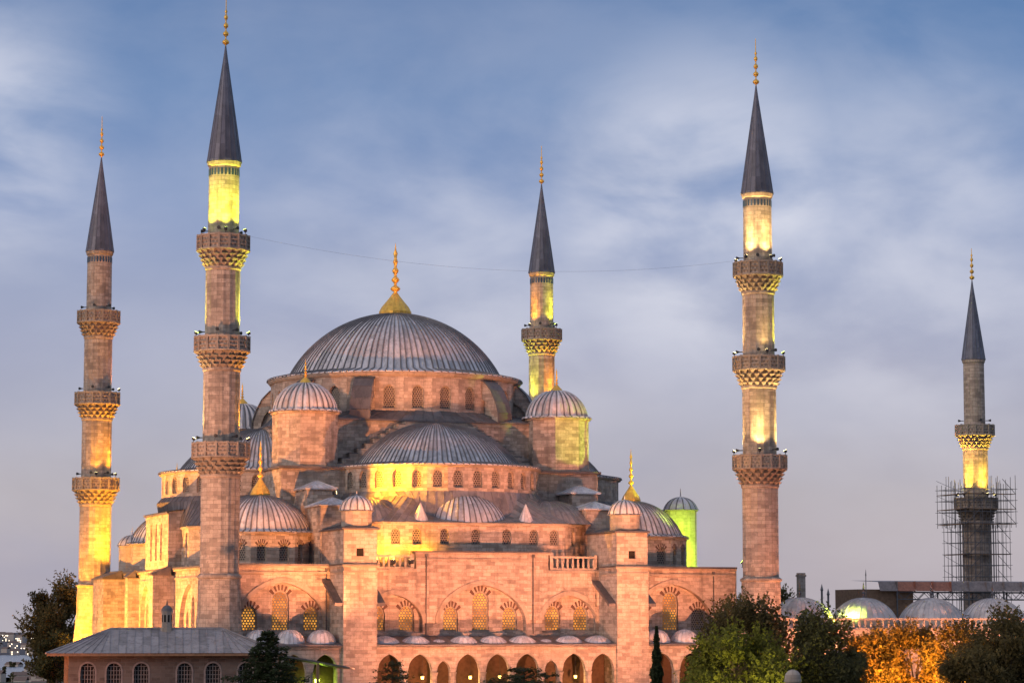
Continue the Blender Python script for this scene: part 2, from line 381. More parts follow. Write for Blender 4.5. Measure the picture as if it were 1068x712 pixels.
def window(T, p0, t, hole, depth, parent, mat, name='window', vous=False, vlen=.5):
    """grille set back in its opening, with the red and white stones of its arch as a sub-part"""
    c, w, zb, zs, zt = hole; nx, ny = t[1], -t[0]
    def P(s, z, d): return (p0[0] + t[0] * s - nx * d, p0[1] + t[1] * s - ny * d, z)
    mb = MB(T); top = [(c + dx, z) for dx, z in arch_top(w, zs, zt)]
    poly = [(c - w / 2, zb), (c + w / 2, zb)] + list(reversed(top))
    d = depth - .03
    mb.face([P(s, z, d) for s, z in poly], 0, [(s - c, z - zb) for s, z in poly])
    # a real grille has thickness: a frame band round the edge
    for i in range(len(poly)):
        (a, za), (b, zc) = poly[i], poly[(i + 1) % len(poly)]; mx, mz = c, (zb + zt) / 2
        ia = (a + (mx - a) * .14, za + (mz - za) * .08); ib = (b + (mx - b) * .14, zc + (mz - zc) * .08)
        mb.face([P(a, za, d - .05), P(b, zc, d - .05), P(ib[0], ib[1], d - .05), P(ia[0], ia[1], d - .05)], 1)
        mb.face([P(ia[0], ia[1], d - .05), P(ib[0], ib[1], d - .05), P(ib[0], ib[1], d), P(ia[0], ia[1], d)], 1)
    o = mb.build(name, [mat, M['trim']], parent)
    if vous:
        vb = MB(T); n = 13; h = w / 2
        tp = arch_top(w, zs, zt, 26)
        cen = (0, zs - .1)
        for i in range(n):
            k0 = int(i * (len(tp) - 1) / n); k1 = int((i + 1) * (len(tp) - 1) / n)
            lo0, lo1 = tp[k0], tp[k1]; ln = vlen * (1.0 if i % 2 else .62)
            def outp(p):
                dx, dz = p[0] - cen[0], p[1] - cen[1]; m = math.hypot(dx, dz) or 1; return (p[0] + dx / m * ln, p[1] + dz / m * ln)
            hi0, hi1 = outp(lo0), outp(lo1); mi = 0 if i % 2 else 1; pr = -.03 if i % 2 else -.018
            if i % 2:                              # the long red stones come to a point
                mid = ((hi0[0] + hi1[0]) / 2, (hi0[1] + hi1[1]) / 2); pts = [lo0, lo1, hi1, outp(((lo0[0] + lo1[0]) / 2, (lo0[1] + lo1[1]) / 2 + .06)), hi0]
            else: pts = [lo0, lo1, hi1, hi0]
            F = [P(c + a, b, pr) for a, b in pts]; B = [P(c + a, b, .02) for a, b in pts]
            vb.face(F, mi)
            for j in range(len(F)): vb.face([F[j], F[(j + 1) % len(F)], B[(j + 1) % len(F)], B[j]], mi)
        vb.build('window_arch', [M['brick'], M['pale']], o)
    return o

def cap(Rr, h, z0, rows=18, e=1.0):
    S = (Rr * Rr + h * h) / (2 * h); cz = z0 + h - S; a0 = math.asin(min(1, Rr / S))
    if h > Rr: a0 = math.pi - a0
    return [(max(.02, S * math.sin(a0 * (1 - i / rows) + 1e-4)), cz + S * math.cos(a0 * (1 - i / rows))) for i in range(rows + 1)]

def finial(parent, x, y, z, H, base, T=None, n=16):
    """gilded alem: fluted bell, a string of balls, a spike"""
    mb = MB(T)
    bh = H * .30
    prof = [(base, z), (base * 1.02, z + bh * .12), (base * .86, z + bh * .35), (base * .55, z + bh * .62), (base * .30, z + bh * .85), (base * .16, z + bh)]
    mb.lathe(prof, n * 2, x, y, 0, mod=lambda i: 1 + .05 * (i % 2), smooth=False)
    r = max(.035, base * .10); zz = z + bh; p = [(base * .16, zz)]
    balls = [.30, .24, .20, .15]
    seg = H * .50 / len(balls)
    for b in balls:
        rb = base * b * 1.15
        p += [(r, zz + seg * .12), (rb * .75, zz + seg * .3), (rb, zz + seg * .48), (rb * .75, zz + seg * .66), (r, zz + seg * .84), (r, zz + seg)]; zz += seg
    p += [(r * .9, zz), (r * 1.5, zz + H * .05), (r * .6, zz + H * .1), (.015, z + H)]
    mb.lathe(p, 12, x, y, 0, smooth=True)
    return mb.build('finial', M['gold'], parent)

def lamp(loc, target, colr, watt, angle=60, blend=.5, size=.25, parent=None, name='lamp_light'):
    d = bpy.data.lights.new(name, 'SPOT'); d.energy = watt; d.color = colr; d.spot_size = R(angle); d.spot_blend = blend; d.shadow_soft_size = size
    o = bpy.data.objects.new(name, d); col.objects.link(o)
    o.rotation_euler = (Vector(target) - Vector(loc)).to_track_quat('-Z', 'Y').to_euler(); o.location = loc
    if parent is not None:
        bpy.context.view_layer.update()
        o.parent = parent; o.matrix_parent_inverse = parent.matrix_world.inverted()
    return o
ORANGE = (1, .33, .145); YELLOW = (1, .375, .012); GREENY = (.86, .86, .06); LIME = (.62, .95, .03); WARM = (1, .66, .22)

def floodlight(loc, target, colr, watt, angle, label, group='floodlights standing around the mosque', blend=.5, scale=1.0, bulb='bulb'):
    """ground or roof floodlight: stand, yoke, housing and glass, with its light"""
    loc = Vector(loc); d = Vector(target) - loc; rz = math.atan2(d.y, d.x); el = math.atan2(d.z, math.hypot(d.x, d.y))
    t = thing('floodlight', loc, rz, label, 'floodlight', group); s = scale
    def Tf(p):                                    # housing tilted to the target
        x, y, z = p; return (x * math.cos(el) - z * math.sin(el), y, x * math.sin(el) + z * math.cos(el) + .55 * s)
    h = MB(Tf); h.prism([(-.22 * s, -.2 * s), (.12 * s, -.3 * s), (.12 * s, .3 * s), (-.22 * s, .2 * s)], -.2 * s, .2 * s); h.build('housing', M['black'], t)
    g = MB(Tf); g.box(.123 * s, .14 * s, -.27 * s, .27 * s, -.17 * s, .17 * s); g.build('lamp_glass', M[bulb], t)
    b = MB(); b.box(-.18 * s, .18 * s, -.18 * s, .18 * s, 0, .06 * s); b.box(-.04 * s, .04 * s, -.34 * s, -.31 * s, .06 * s, .6 * s); b.box(-.04 * s, .04 * s, .31 * s, .34 * s, .06 * s, .6 * s); b.box(-.04 * s, .04 * s, -.31 * s, .31 * s, .063 * s, .10 * s)
    b.build('bracket', M['grey'], t)
    dn = d.normalized()
    lamp(loc + Vector((0, 0, .55 * s)) + dn * (.2 * s), target, colr, watt, angle, blend, .18, t)
    return t

# ------------------------------------------------------------------ ground, sea, far shore
def ground_h(x, y):
    f = min(1, max(0, (y - 352) / 330)); f = f * f * (3 - 2 * f)
    h = -46 * f
    g = min(1, max(0, (y - 3300) / 2600)); return h + g * g * 60 + (3 * math.sin(x * .003) * f)
gm = MB()
xs = [-9000, -4000, -1800, -900, -500, -250, -120, -60, 0, 60, 120, 250, 500, 900, 1800, 4000, 9000]
ys = [-300, -60, 0, 60, 120, 200, 280, 340, 360, 390, 430, 480, 540, 610, 690, 900, 1400, 2000, 2600, 3200, 3300]
for i in range(len(xs) - 1):
    for j in range(len(ys) - 1):
        gm.face([(x, y, ground_h(x, y)) for x, y in ((xs[i], ys[j]), (xs[i + 1], ys[j]), (xs[i + 1], ys[j + 1]), (xs[i], ys[j + 1]))])
tag(gm.build('ground', M['ground']), kind='structure')
t = NT('sea_water'); t.b.inputs['Base Color'].default_value = (.10, .12, .15, 1); t.b.inputs['Roughness'].default_value = .22; t.bump(t.noise(t.n('ShaderNodeTexCoord').outputs['Object'], .05, 4), .35, 1.0); M['sea'] = t.m
sm = MB(); sm.face([(-16000, 2500, -43.5), (16000, 2500, -43.5), (16000, 9000, -43.5), (-16000, 9000, -43.5)]); tag(sm.build('sea', M['sea']), kind='structure')
hm = MB()
M['hill'] = plain('far_hill', (.09, .085, .10), .95, scale=.01)
px = [-5200 + 400 * i for i in range(27)]
hh = [random.uniform(30, 42) for _ in px]
for i in range(26):
    hm.face([(px[i], 4200, -44), (px[i + 1], 4200, -44), (px[i + 1], 5400, -44 + hh[i + 1]), (px[i], 5400, -44 + hh[i])])
    hm.face([(px[i], 5400, -44 + hh[i]), (px[i + 1], 5400, -44 + hh[i + 1]), (px[i + 1], 7000, -46), (px[i], 7000, -46)])
tag(hm.build('hills', M['hill']), kind='structure')

# ------------------------------------------------------------------ the mosque
mosque = thing('mosque', wc(0, 0, 0), TH, 'great stone mosque of stacked lead domes and half domes between the minarets', 'mosque')
MQ = mosque
def rotT(k):
    c, s_ = [(1, 0), (0, -1), (-1, 0), (0, 1)][k % 4]
    return lambda p: (p[0] * c - p[1] * s_, p[0] * s_ + p[1] * c, p[2])
ID = lambda p: p

# --- hall body, front wall
FY = -30.5; SX = -26.3; NX = 27.6; BY = 32.0
# front wall in three runs: wings lower, centre higher; blind arches hold the windows
wing_x = 20.5
def blind(cx, w, top, wins, parent, mb, tmb, T, p0, tdir):
    """recessed tympanum of a blind arch with its windows"""
    for win in wins: pass
mb = MB()
wing_arch = (4.35 * 2, 6.6, 11.9)
holesL = [(-wing_x, 8.7, 7.0, 7.8, 11.9)]
holesR = [(wing_x, 8.7, 7.0, 7.8, 11.9)]
panel(mb, (0, FY), (1, 0), -26.0, -12.0, 0, 13.3, holesL, .75)
panel(mb, (0, FY), (1, 0), 12.0, 27.5, 0, 13.3, holesR, .75)
holesC = [(0, 9.1, 7.0, 7.9, 11.75), (-9.2, 5.9, 7.0, 8.0, 10.75), (9.2, 5.9, 7.0, 8.0, 10.75)]
panel(mb, (0, FY), (1, 0), -12.0, 12.0, 0, 13.3, holesC, .75)
panel(mb, (0, FY), (1, 0), -6.95, 6.95, 13.3, 14.75, [], .1)
mb.face([(-6.95, FY, 13.3), (-6.95, FY + .9, 13.3), (-6.95, FY + .9, 14.75), (-6.95, FY, 14.75)]); mb.face([(6.95, FY, 13.3), (6.95, FY + .9, 13.3), (6.95, FY + .9, 14.75), (6.95, FY, 14.75)])
mb.face([(-6.95, FY + .9, 13.3), (6.95, FY + .9, 13.3), (6.95, FY + .9, 14.75), (-6.95, FY + .9, 14.75)])
mb.build('front_wall', M['stone'], MQ)
# tympana: panels set back .45 with window openings
def tymp(x0, x1, z1, wins, mats):
    m = MB(); panel(m, (0, FY + .75), (1, 0), x0, x1, 6.9, z1, wins, .35); m.build('arch_infill', M['stone'], MQ)
    for w, mt in zip(wins, mats): window(ID, (0, FY + .75), (1, 0), w, .35, MQ, M[mt], 'window', True, .52)
def trio(cx, dx=3.1): return [(cx - dx, 1.55, 7.15, 8.75, 9.6), (cx, 1.75, 7.15, 10.2, 11.15), (cx + dx, 1.55, 7.15, 8.75, 9.6)]
tymp(-wing_x - 4.5, -wing_x + 4.5, 12.2, trio(-wing_x), ['win_lit'] * 3)
tymp(wing_x - 4.5, wing_x + 4.5, 12.2, trio(wing_x), ['win_dark', 'win_lit', 'win_dark'])
tymp(-4.7, 4.7, 12.2, trio(0), ['win_lit'] * 3)
for sx in (-1, 1):
    tymp(sx * 9.2 - 3.0, sx * 9.2 + 3.0, 11.0, [(sx * 9.2 - 1.5, 1.6, 7.15, 8.8, 9.7), (sx * 9.2 + 1.5, 1.6, 7.15, 8.8, 9.7)], ['win_lit', 'win_lit'])
# archivolt: a thin moulding proud of each blind arch
for (c, w, zb, zs, zt) in holesL + holesR + holesC:
    am = MB()
    tp = arch_top(w, zs, zt, 12); to = arch_top(w + .9, zs, zt + .5, 12)
    for i in range(len(tp) - 1):
        a, b, d, e = tp[i], tp[i + 1], to[i + 1], to[i]; y = FY - .11
        am.face([(c + a[0], y, a[1]), (c + b[0], y, b[1]), (c + d[0], y, d[1]), (c + e[0], y, e[1])]); am.face([(c + e[0], y, e[1]), (c + d[0], y, d[1]), (c + d[0], FY + .01, d[1]), (c + e[0], FY + .01, e[1])]); am.face([(c + b[0], y, b[1]), (c + a[0], y, a[1]), (c + a[0], FY + .02, a[1]), (c + b[0], FY + .02, b[1])])
    am.build('arch_moulding', M['trim'], MQ)
# cornices
cm = MB()
for x0, x1 in ((-26.0, -15.95), (15.95, 27.5)):
    cm.box(x0, x1, FY - .16, FY - .003, 12.75, 12.95); cm.box(x0, x1, FY - .30, FY + .5, 13.303, 13.5)
cm.box(-7.1, 7.1, FY - .18, FY + 1.0, 14.753, 14.93); cm.box(-12.38, -7.0, FY - .12, FY - .003, 13.0, 13.2); cm.box(7.0, 12.38, FY - .12, FY - .003, 13.0, 13.2); cm.box(-6.9, 6.9, FY - .1, FY - .003, 14.2, 14.35)
cm.build('cornice', M['trim'], MQ)
lm = MB()
for x0, x1 in ((-26.0, -15.95), (15.95, 27.5)): lm.box(x0, x1, FY - .45, FY + 2.2, 13.503, 13.68)
lm.box(-7.2, 7.2, FY - .28, FY + 1.1, 14.933, 15.05)
lm.build('wall_coping', M['leaddark'], MQ)
for xd, z0_, z1_ in ((-16.1, 0.2, 13.0), (5.3, 6.9, 14.5), (25.0, 6.9, 12.9), (-5.9, 6.9, 14.5)):
    dp = MB(); dp.tube((xd, FY - .09, z0_), (xd, FY - .09, z1_), .065, 8); dp.box(xd - .14, xd + .14, FY - .2, FY - .004, z1_, z1_ + .3)
    for q in range(4): zz = z0_ + (z1_ - z0_) * (q + .5) / 4; dp.box(xd - .09, xd + .09, FY - .16, FY - .004, zz, zz + .06)
    dp.build('downpipe', M['leaddark'], MQ)
# balustrades on the terrace
def balustrade(T, x0, x1, y, z, parent, h=1.35, n=None, name='balustrade', mat='pale'):
    n = n or int((x1 - x0) / .52); b = MB(T)
    b.box(x0, x1, y, y + .35, z, z + .16); b.box(x0, x1, y - .02, y + .38, z + h - .2, z + h)
    for i in range(n):
        x = x0 + (i + .5) * (x1 - x0) / n
        b.ngon(x, y + .17, .10, 8, z + .16, z + .45, taper=1.45, ph=.3, caps=False); b.ngon(x, y + .17, .145, 8, z + .45, z + h - .2, taper=.62, ph=.3, caps=False)
    for x in (x0, x1 - .3): b.box(x, x + .3, y - .03, y + .385, z - .003, z + h + .12)
    return b.build(name, M[mat], parent)
balustrade(ID, -12.2, -7.15, FY + .05, 13.3, MQ); balustrade(ID, 7.15, 12.2, FY + .05, 13.3, MQ)
# terrace and low roofs
rm = MB(); rm.box(SX + .3, NX - .2, FY + .9, BY, 12.9, 13.4); rm.build('terrace_roof', M['leaddark'], MQ)
# side and back walls
sw = MB()
VW = lambda v: v - VC
segs = [(VW(4), 3.0), ]
# south-east wall runs along x = SX; coordinate a = -y
T1 = rotT(1)                                     # facade coordinates of the south-east side: x along (towards the viewer positive), y = -distance out
sideholes = [(18.2, 6.6, 1.0, 8.2, 12.2), (-5.6, 2.9, 1.0, 10.2, 12.4), (-16, 5, 1, 8.2, 12.0), (6, 2.4, 1, 9, 12)]
panel(sw, (0, SX), (1, 0), -BY, 30.5, 0, 13.3, [], .1) if False else None
s1 = MB(T1); panel(s1, (0, SX), (1, 0), -BY, 30.45, 0, 13.3, [(15.0, 9.0, 1.0, 7.6, 11.9), (-7.0, 5.2, 1.0, 9.0, 12.0)], .45); s1.build('side_wall', M['stone'], MQ)
for cx, w, wins in ((15.0, 9.0, [(12.4, 1.3, 4, 8.3, 9.2), (15.0, 1.5, 4, 9.7, 10.7), (17.6, 1.3, 4, 8.3, 9.2)]), (-7.0, 5.2, [(-8.2, .8, 5, 9.4, 10.3), (-7.0, .8, 5, 10.3, 11.2), (-5.8, .8, 5, 9.4, 10.3)])):
    m = MB(T1); panel(m, (0, SX + .45), (1, 0), cx - w / 2 - .2, cx + w / 2 + .2, .9, 12.3, wins, .35); m.build('arch_infill', M['stone'], MQ)
    for w_ in wins: window(T1, (0, SX + .45), (1, 0), w_, .35, MQ, M['win_dark'])
s1 = MB(T1); s1.box(-BY, 30.4, SX - .25, SX + .5, 13.303, 13.5); s1.box(-BY, 30.4, SX - .12, SX - .003, 12.4, 12.62); s1.build('cornice', M['trim'], MQ)
s1 = MB(T1); s1.box(-BY, 30.4, SX - .4, SX + 3, 13.503, 13.68); s1.build('wall_coping', M['leaddark'], MQ)
for v0, v1, d in ((24.4, 26.2, 2.3), (43.0, 44.8, 1.25), (51.0, 57.5, 2.5)):
    a1, a0 = VC - v0, VC - v1
    b = MB(T1); b.box(a0, a1, SX - d, SX - .003, 0, 12.9); b.build('buttress', M['stone'], MQ)
    b = MB(T1); b.box(a0 - .15, a1 + .15, SX - d - .15, SX - .41, 12.903, 13.1); b.face([(a0 - .2, SX - d - .2, 13.1), (a1 + .2, SX - d - .2, 13.1), (a1 + .2, SX - .41, 13.9), (a0 - .2, SX - .41, 13.9)]); b.face([(a1 + .2, SX - d - .2, 13.1), (a1 + .2, SX - .41, 13.1), (a1 + .2, SX - .41, 13.9)]); b.build('buttress_cap', M['leaddark'], MQ)
bw = MB(); bw.face([(NX, FY, 0), (NX, BY, 0), (NX, BY, 13.3), (NX, FY, 13.3)]); bw.face([(NX, BY, 0), (SX, BY, 0), (SX, BY, 13.3), (NX, BY, 13.3)]); bw.build('rear_wall', M['stone'], MQ)

# --- buttress towers of the front with stepped blocks behind
for sx in (-1, 1):
    x0, x1 = (-15.75, -12.4) if sx < 0 else (12.4, 15.75)
    b = MB(); b.box(x0, x1, FY - 5, FY - .003, 0, 13.3); b.build('buttress', M['stone'], MQ)
    b = MB(); b.box(x0 - .15, x1 + .15, FY - 5.15, FY - .31, 13.303, 13.48); b.box(x0 - .1, x1 + .1, FY - 5.1, FY - .32, 12.78, 12.93); b.build('cornice', M['trim'], MQ)
    b = MB(); b.box(x0 - .22, x1 + .22, FY - 5.22, FY + 2.0, 13.483, 13.62); b.build('wall_coping', M['leaddark'], MQ)
    # stair-tower block on the buttress
    B0, B1 = FY - 4.85, FY + 3.4
    b = MB(); panel(b, ((x0 + x1) / 2, B0), (1, 0), -1.65, 1.65, 13.62, 16.9, [(0, .75, 14.35, 15.1, 15.105)], .3)
    b.face([(x0 + .025, B1, 13.62), (x0 + .025, B0, 13.62), (x0 + .025, B0, 16.9), (x0 + .025, B1, 16.9)]); b.face([(x1 - .025, B0, 13.62), (x1 - .025, B1, 13.62), (x1 - .025, B1, 16.9), (x1 - .025, B0, 16.9)]); b.face([(x0, B1, 13.62), (x1, B1, 13.62), (x1, B1, 16.9), (x0, B1, 16.9)])
    blk = b.build('stair_block', M['stone'], MQ)
    b = MB(); cx_ = (x0 + x1) / 2; b.box(cx_ - .37, cx_ + .37, B0 + .26, B0 + .29, 14.36, 15.1); b.build('small_window', M['void'], blk)
    b = MB(); b.box(x0 - .2, x1 + .2, B0 - .22, B1 + .2, 16.903, 17.06)
    b.strips([(x0 - .2, B0 - .22, 17.06), (x0 - .2, B1, 17.06)], [(cx_, B0 + 1.5, 17.6), (cx_, B1 - .5, 17.6)], 6, .03); b.strips([(x1 + .2, B0 - .22, 17.06), (x1 + .2, B1, 17.06)], [(cx_, B0 + 1.5, 17.6), (cx_, B1 - .5, 17.6)], 6, .03); b.face([(x0 - .2, B0 - .22, 17.06), (x1 + .2, B0 - .22, 17.06), (cx_, B0 + 1.5, 17.6)])
    b.build('block_roof', M['leaddark'], MQ)
    ty = B0 + 1.75; tx = cx_ + (.1 if sx < 0 else -.1)
    b = MB(); b.ngon(tx, ty, 1.52, 12, 17.05, 18.65); b.ngon(tx, ty, 1.62, 12, 18.653, 18.74); tw = b.build('turret', M['pale'], MQ)
    b = MB(); b.seamed([(1.72, 18.743)] + cap(1.62, 1.45, 18.80, 10, 1), 14, tx, ty, 0, ribh=.05, ribw=.16, sheet=12, melon=.07, ribmi=1); b.lathe([(.09, 20.2), (.05, 20.6), (.01, 20.75)], 6, tx, ty); b.build('turret_dome', SEAM, tw)
    # blocks stepping up to the weight tower
    for (y0, y1, za, zb, wx) in ((FY + 3.6, FY + 8.7, 13.4, 19.5, .0), (FY + 8.9, -17.42, 13.4, 21.4, .5)):
        xa, xb = (x0, x1 - wx) if sx < 0 else (x0 + wx, x1)
        b = MB(); b.box(xa, xb, y0, y1, za, zb, skip='b')
        if wx: b.face([(xa - 1.6, y1 - .1, za), (xa, y0 + .6, za), (xa, y0 + .6, zb - .2), (xa - .1, y1 - .1, zb - .2)]) if sx < 0 else b.face([(xb, y0 + .6, za), (xb + 1.6, y1 - .1, za), (xb + .1, y1 - .1, zb - .2), (xb, y0 + .6, zb - .2)])
        else: b.box(xa - .02 if sx < 0 else xb - .6, xa + .6 if sx < 0 else xb + .02, y0 + 1.2, y0 + 1.6, za + 4.2, za + 5.0, skip='')
        b.build('stair_block', M['stone'], MQ)
        r = MB(); o_ = .28; xm = (xa + xb) / 2; ym = (y0 + y1) / 2
        r.box(xa - o_, xb + o_, y0 - o_, y1 + (o_ if not wx else 0), zb + .003, zb + .14)
        E_ = [(xa - o_, y0 - o_, zb + .14), (xb + o_, y0 - o_, zb + .14), (xb + o_, y1, zb + .14), (xa - o_, y1, zb + .14)]; A0, A1 = (xm, ym - .8, zb + .95), (xm, ym + .8, zb + .95)
        r.strips([E_[0], E_[1]], [A0, A0], 5, .03); r.strips([E_[1], E_[2]], [A0, A1], 6, .03); r.strips([E_[2], E_[3]], [A1, A1], 5, .03); r.strips([E_[3], E_[0]], [A1, A0], 6, .03)
        r.build('block_roof', M['lead'], MQ)
    # sloping lead copings of the raking buttresses beside the tower
    for xg in (x0 - .45, x1 + .45):
        b = MB(); a = (FY - .35, 12.2); e = (FY - 4.9, 9.9)
        b.face([(xg - .4, a[0], a[1]), (xg + .4, a[0], a[1]), (xg + .4, e[0], e[1]), (xg - .4, e[0], e[1])]); b.face([(xg - .4, a[0], a[1] - .3), (xg + .4, a[0], a[1] - .3), (xg + .4, e[0], e[1] - .3), (xg - .4, e[0], e[1] - .3)])
        b.face([(xg - .4, a[0], a[1]), (xg - .4, e[0], e[1]), (xg - .4, e[0], e[1] - .3), (xg - .4, a[0], a[1] - .3)]); b.face([(xg + .4, a[0], a[1]), (xg + .4, e[0], e[1]), (xg + .4, e[0], e[1] - .3), (xg + .4, a[0], a[1] - .3)]); b.face([(xg - .4, e[0], e[1]), (xg + .4, e[0], e[1]), (xg + .4, e[0], e[1] - .3), (xg - .4, e[0], e[1] - .3)])
        b.build('raking_gutter', M['leaddark'], MQ)

# --- galleries along the foot of the front
GY = FY - 4.6
def gallery(x0, x1, arches, domes, zdome, name='gallery'):
    m = MB(); panel(m, (0, GY), (1, 0), x0, x1, 0, 5.75, [(c, w, .02, zs, zt) for c, w, zs, zt in arches], .55)
    m.face([(x0, GY + .55, 0), (x1, GY + .55, 0), (x1, GY + .55, 3.2), (x0, GY + .55, 3.2)]) if False else None
    g = m.build('gallery_wall', M['stone'], MQ)
    a = MB()
    for c, w, zs, zt in arches:
        tp = arch_top(w, zs, zt, 8); to = arch_top(w + .5, zs, zt + .28, 8)
        for i in range(len(tp) - 1):
            p, q, r_, s_ = tp[i], tp[i + 1], to[i + 1], to[i]
            a.face([(c + p[0], GY - .03, p[1]), (c + q[0], GY - .03, q[1]), (c + r_[0], GY - .03, r_[1]), (c + s_[0], GY - .03, s_[1])]); a.face([(c + s_[0], GY - .03, s_[1]), (c + r_[0], GY - .03, r_[1]), (c + r_[0], GY + .01, r_[1]), (c + s_[0], GY + .01, s_[1])])
    a.build('arch_moulding', M['pale'], g)
    for (c, w, zs, zt), nx_ in zip(arches[:-1], arches[1:]):
        xm = (c + w / 2 + nx_[0] - nx_[1] / 2) / 2
        k = MB(); k.lathe([(.20, 0), (.18, 2.7), (.34, 3.25)], 10, xm, GY - .12); k.build('column', M['pale'], g)
    v = MB(); v.box(x0 + .05, x1 - .05, FY - 1.6, FY - 1.5, 0, 5.09); v.build('darkening_screen', M['screen'], g)  # screen added, and vault coloured dark, to keep the arcade interior in shade
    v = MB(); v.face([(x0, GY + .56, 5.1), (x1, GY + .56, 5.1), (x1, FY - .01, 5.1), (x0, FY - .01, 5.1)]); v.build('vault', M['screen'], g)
    c_ = MB(); c_.box(x0, x1, GY - .14, GY - .003, 5.5, 5.68); c_.build('cornice', M['trim'], g)
    r = MB(); r.box(x0, x1, GY - .32, GY + .4, 5.753, 5.9)
    r.strips([(x0, GY - .32, 5.9), (x1, GY - .32, 5.9)], [(x0, FY - .01, 6.75), (x1, FY - .01, 6.75)], int((x1 - x0) / .9), .03)
    r.build('gallery_roof', M['leaddark'], MQ)
    for c, rr, h in domes:
        d = MB(); d.seamed(cap(rr, h, zdome, 8), 20, c, (GY + FY) / 2 - .7, ribh=.03, ribw=.1, sheet=4); d.build('gallery_dome', M['lead'], MQ)
big = lambda c: (c, 2.45, 3.35, 5.0); small = lambda c: (c, 1.35, 3.35, 4.35)
gallery(-12.38, 12.38, [big(-11.0), big(-7.95), small(-5.55), big(-3.05), big(0), big(3.05), small(5.55), big(7.95), big(11.0)], [(c, r_, h) for c, r_, h in ((-11, 1.5, .75), (-7.95, 1.5, .75), (-5.55, .8, .4), (-3.05, 1.5, .75), (0, 1.5, .75), (3.05, 1.5, .75), (5.55, .8, .4), (7.95, 1.5, .75), (11, 1.5, .75))], 6.0)
for sx in (-1, 1):
    xa, xb = (-25.2, -15.78) if sx < 0 else (15.78, 25.2)
    gallery(xa, xb, [big(xa + 1.6), big(xa + 4.7), big(xa + 7.8)], [(xa + 1.6, 1.45, 1.35), (xa + 4.7, 1.45, 1.35), (xa + 7.8, 1.45, 1.35)], 6.0)

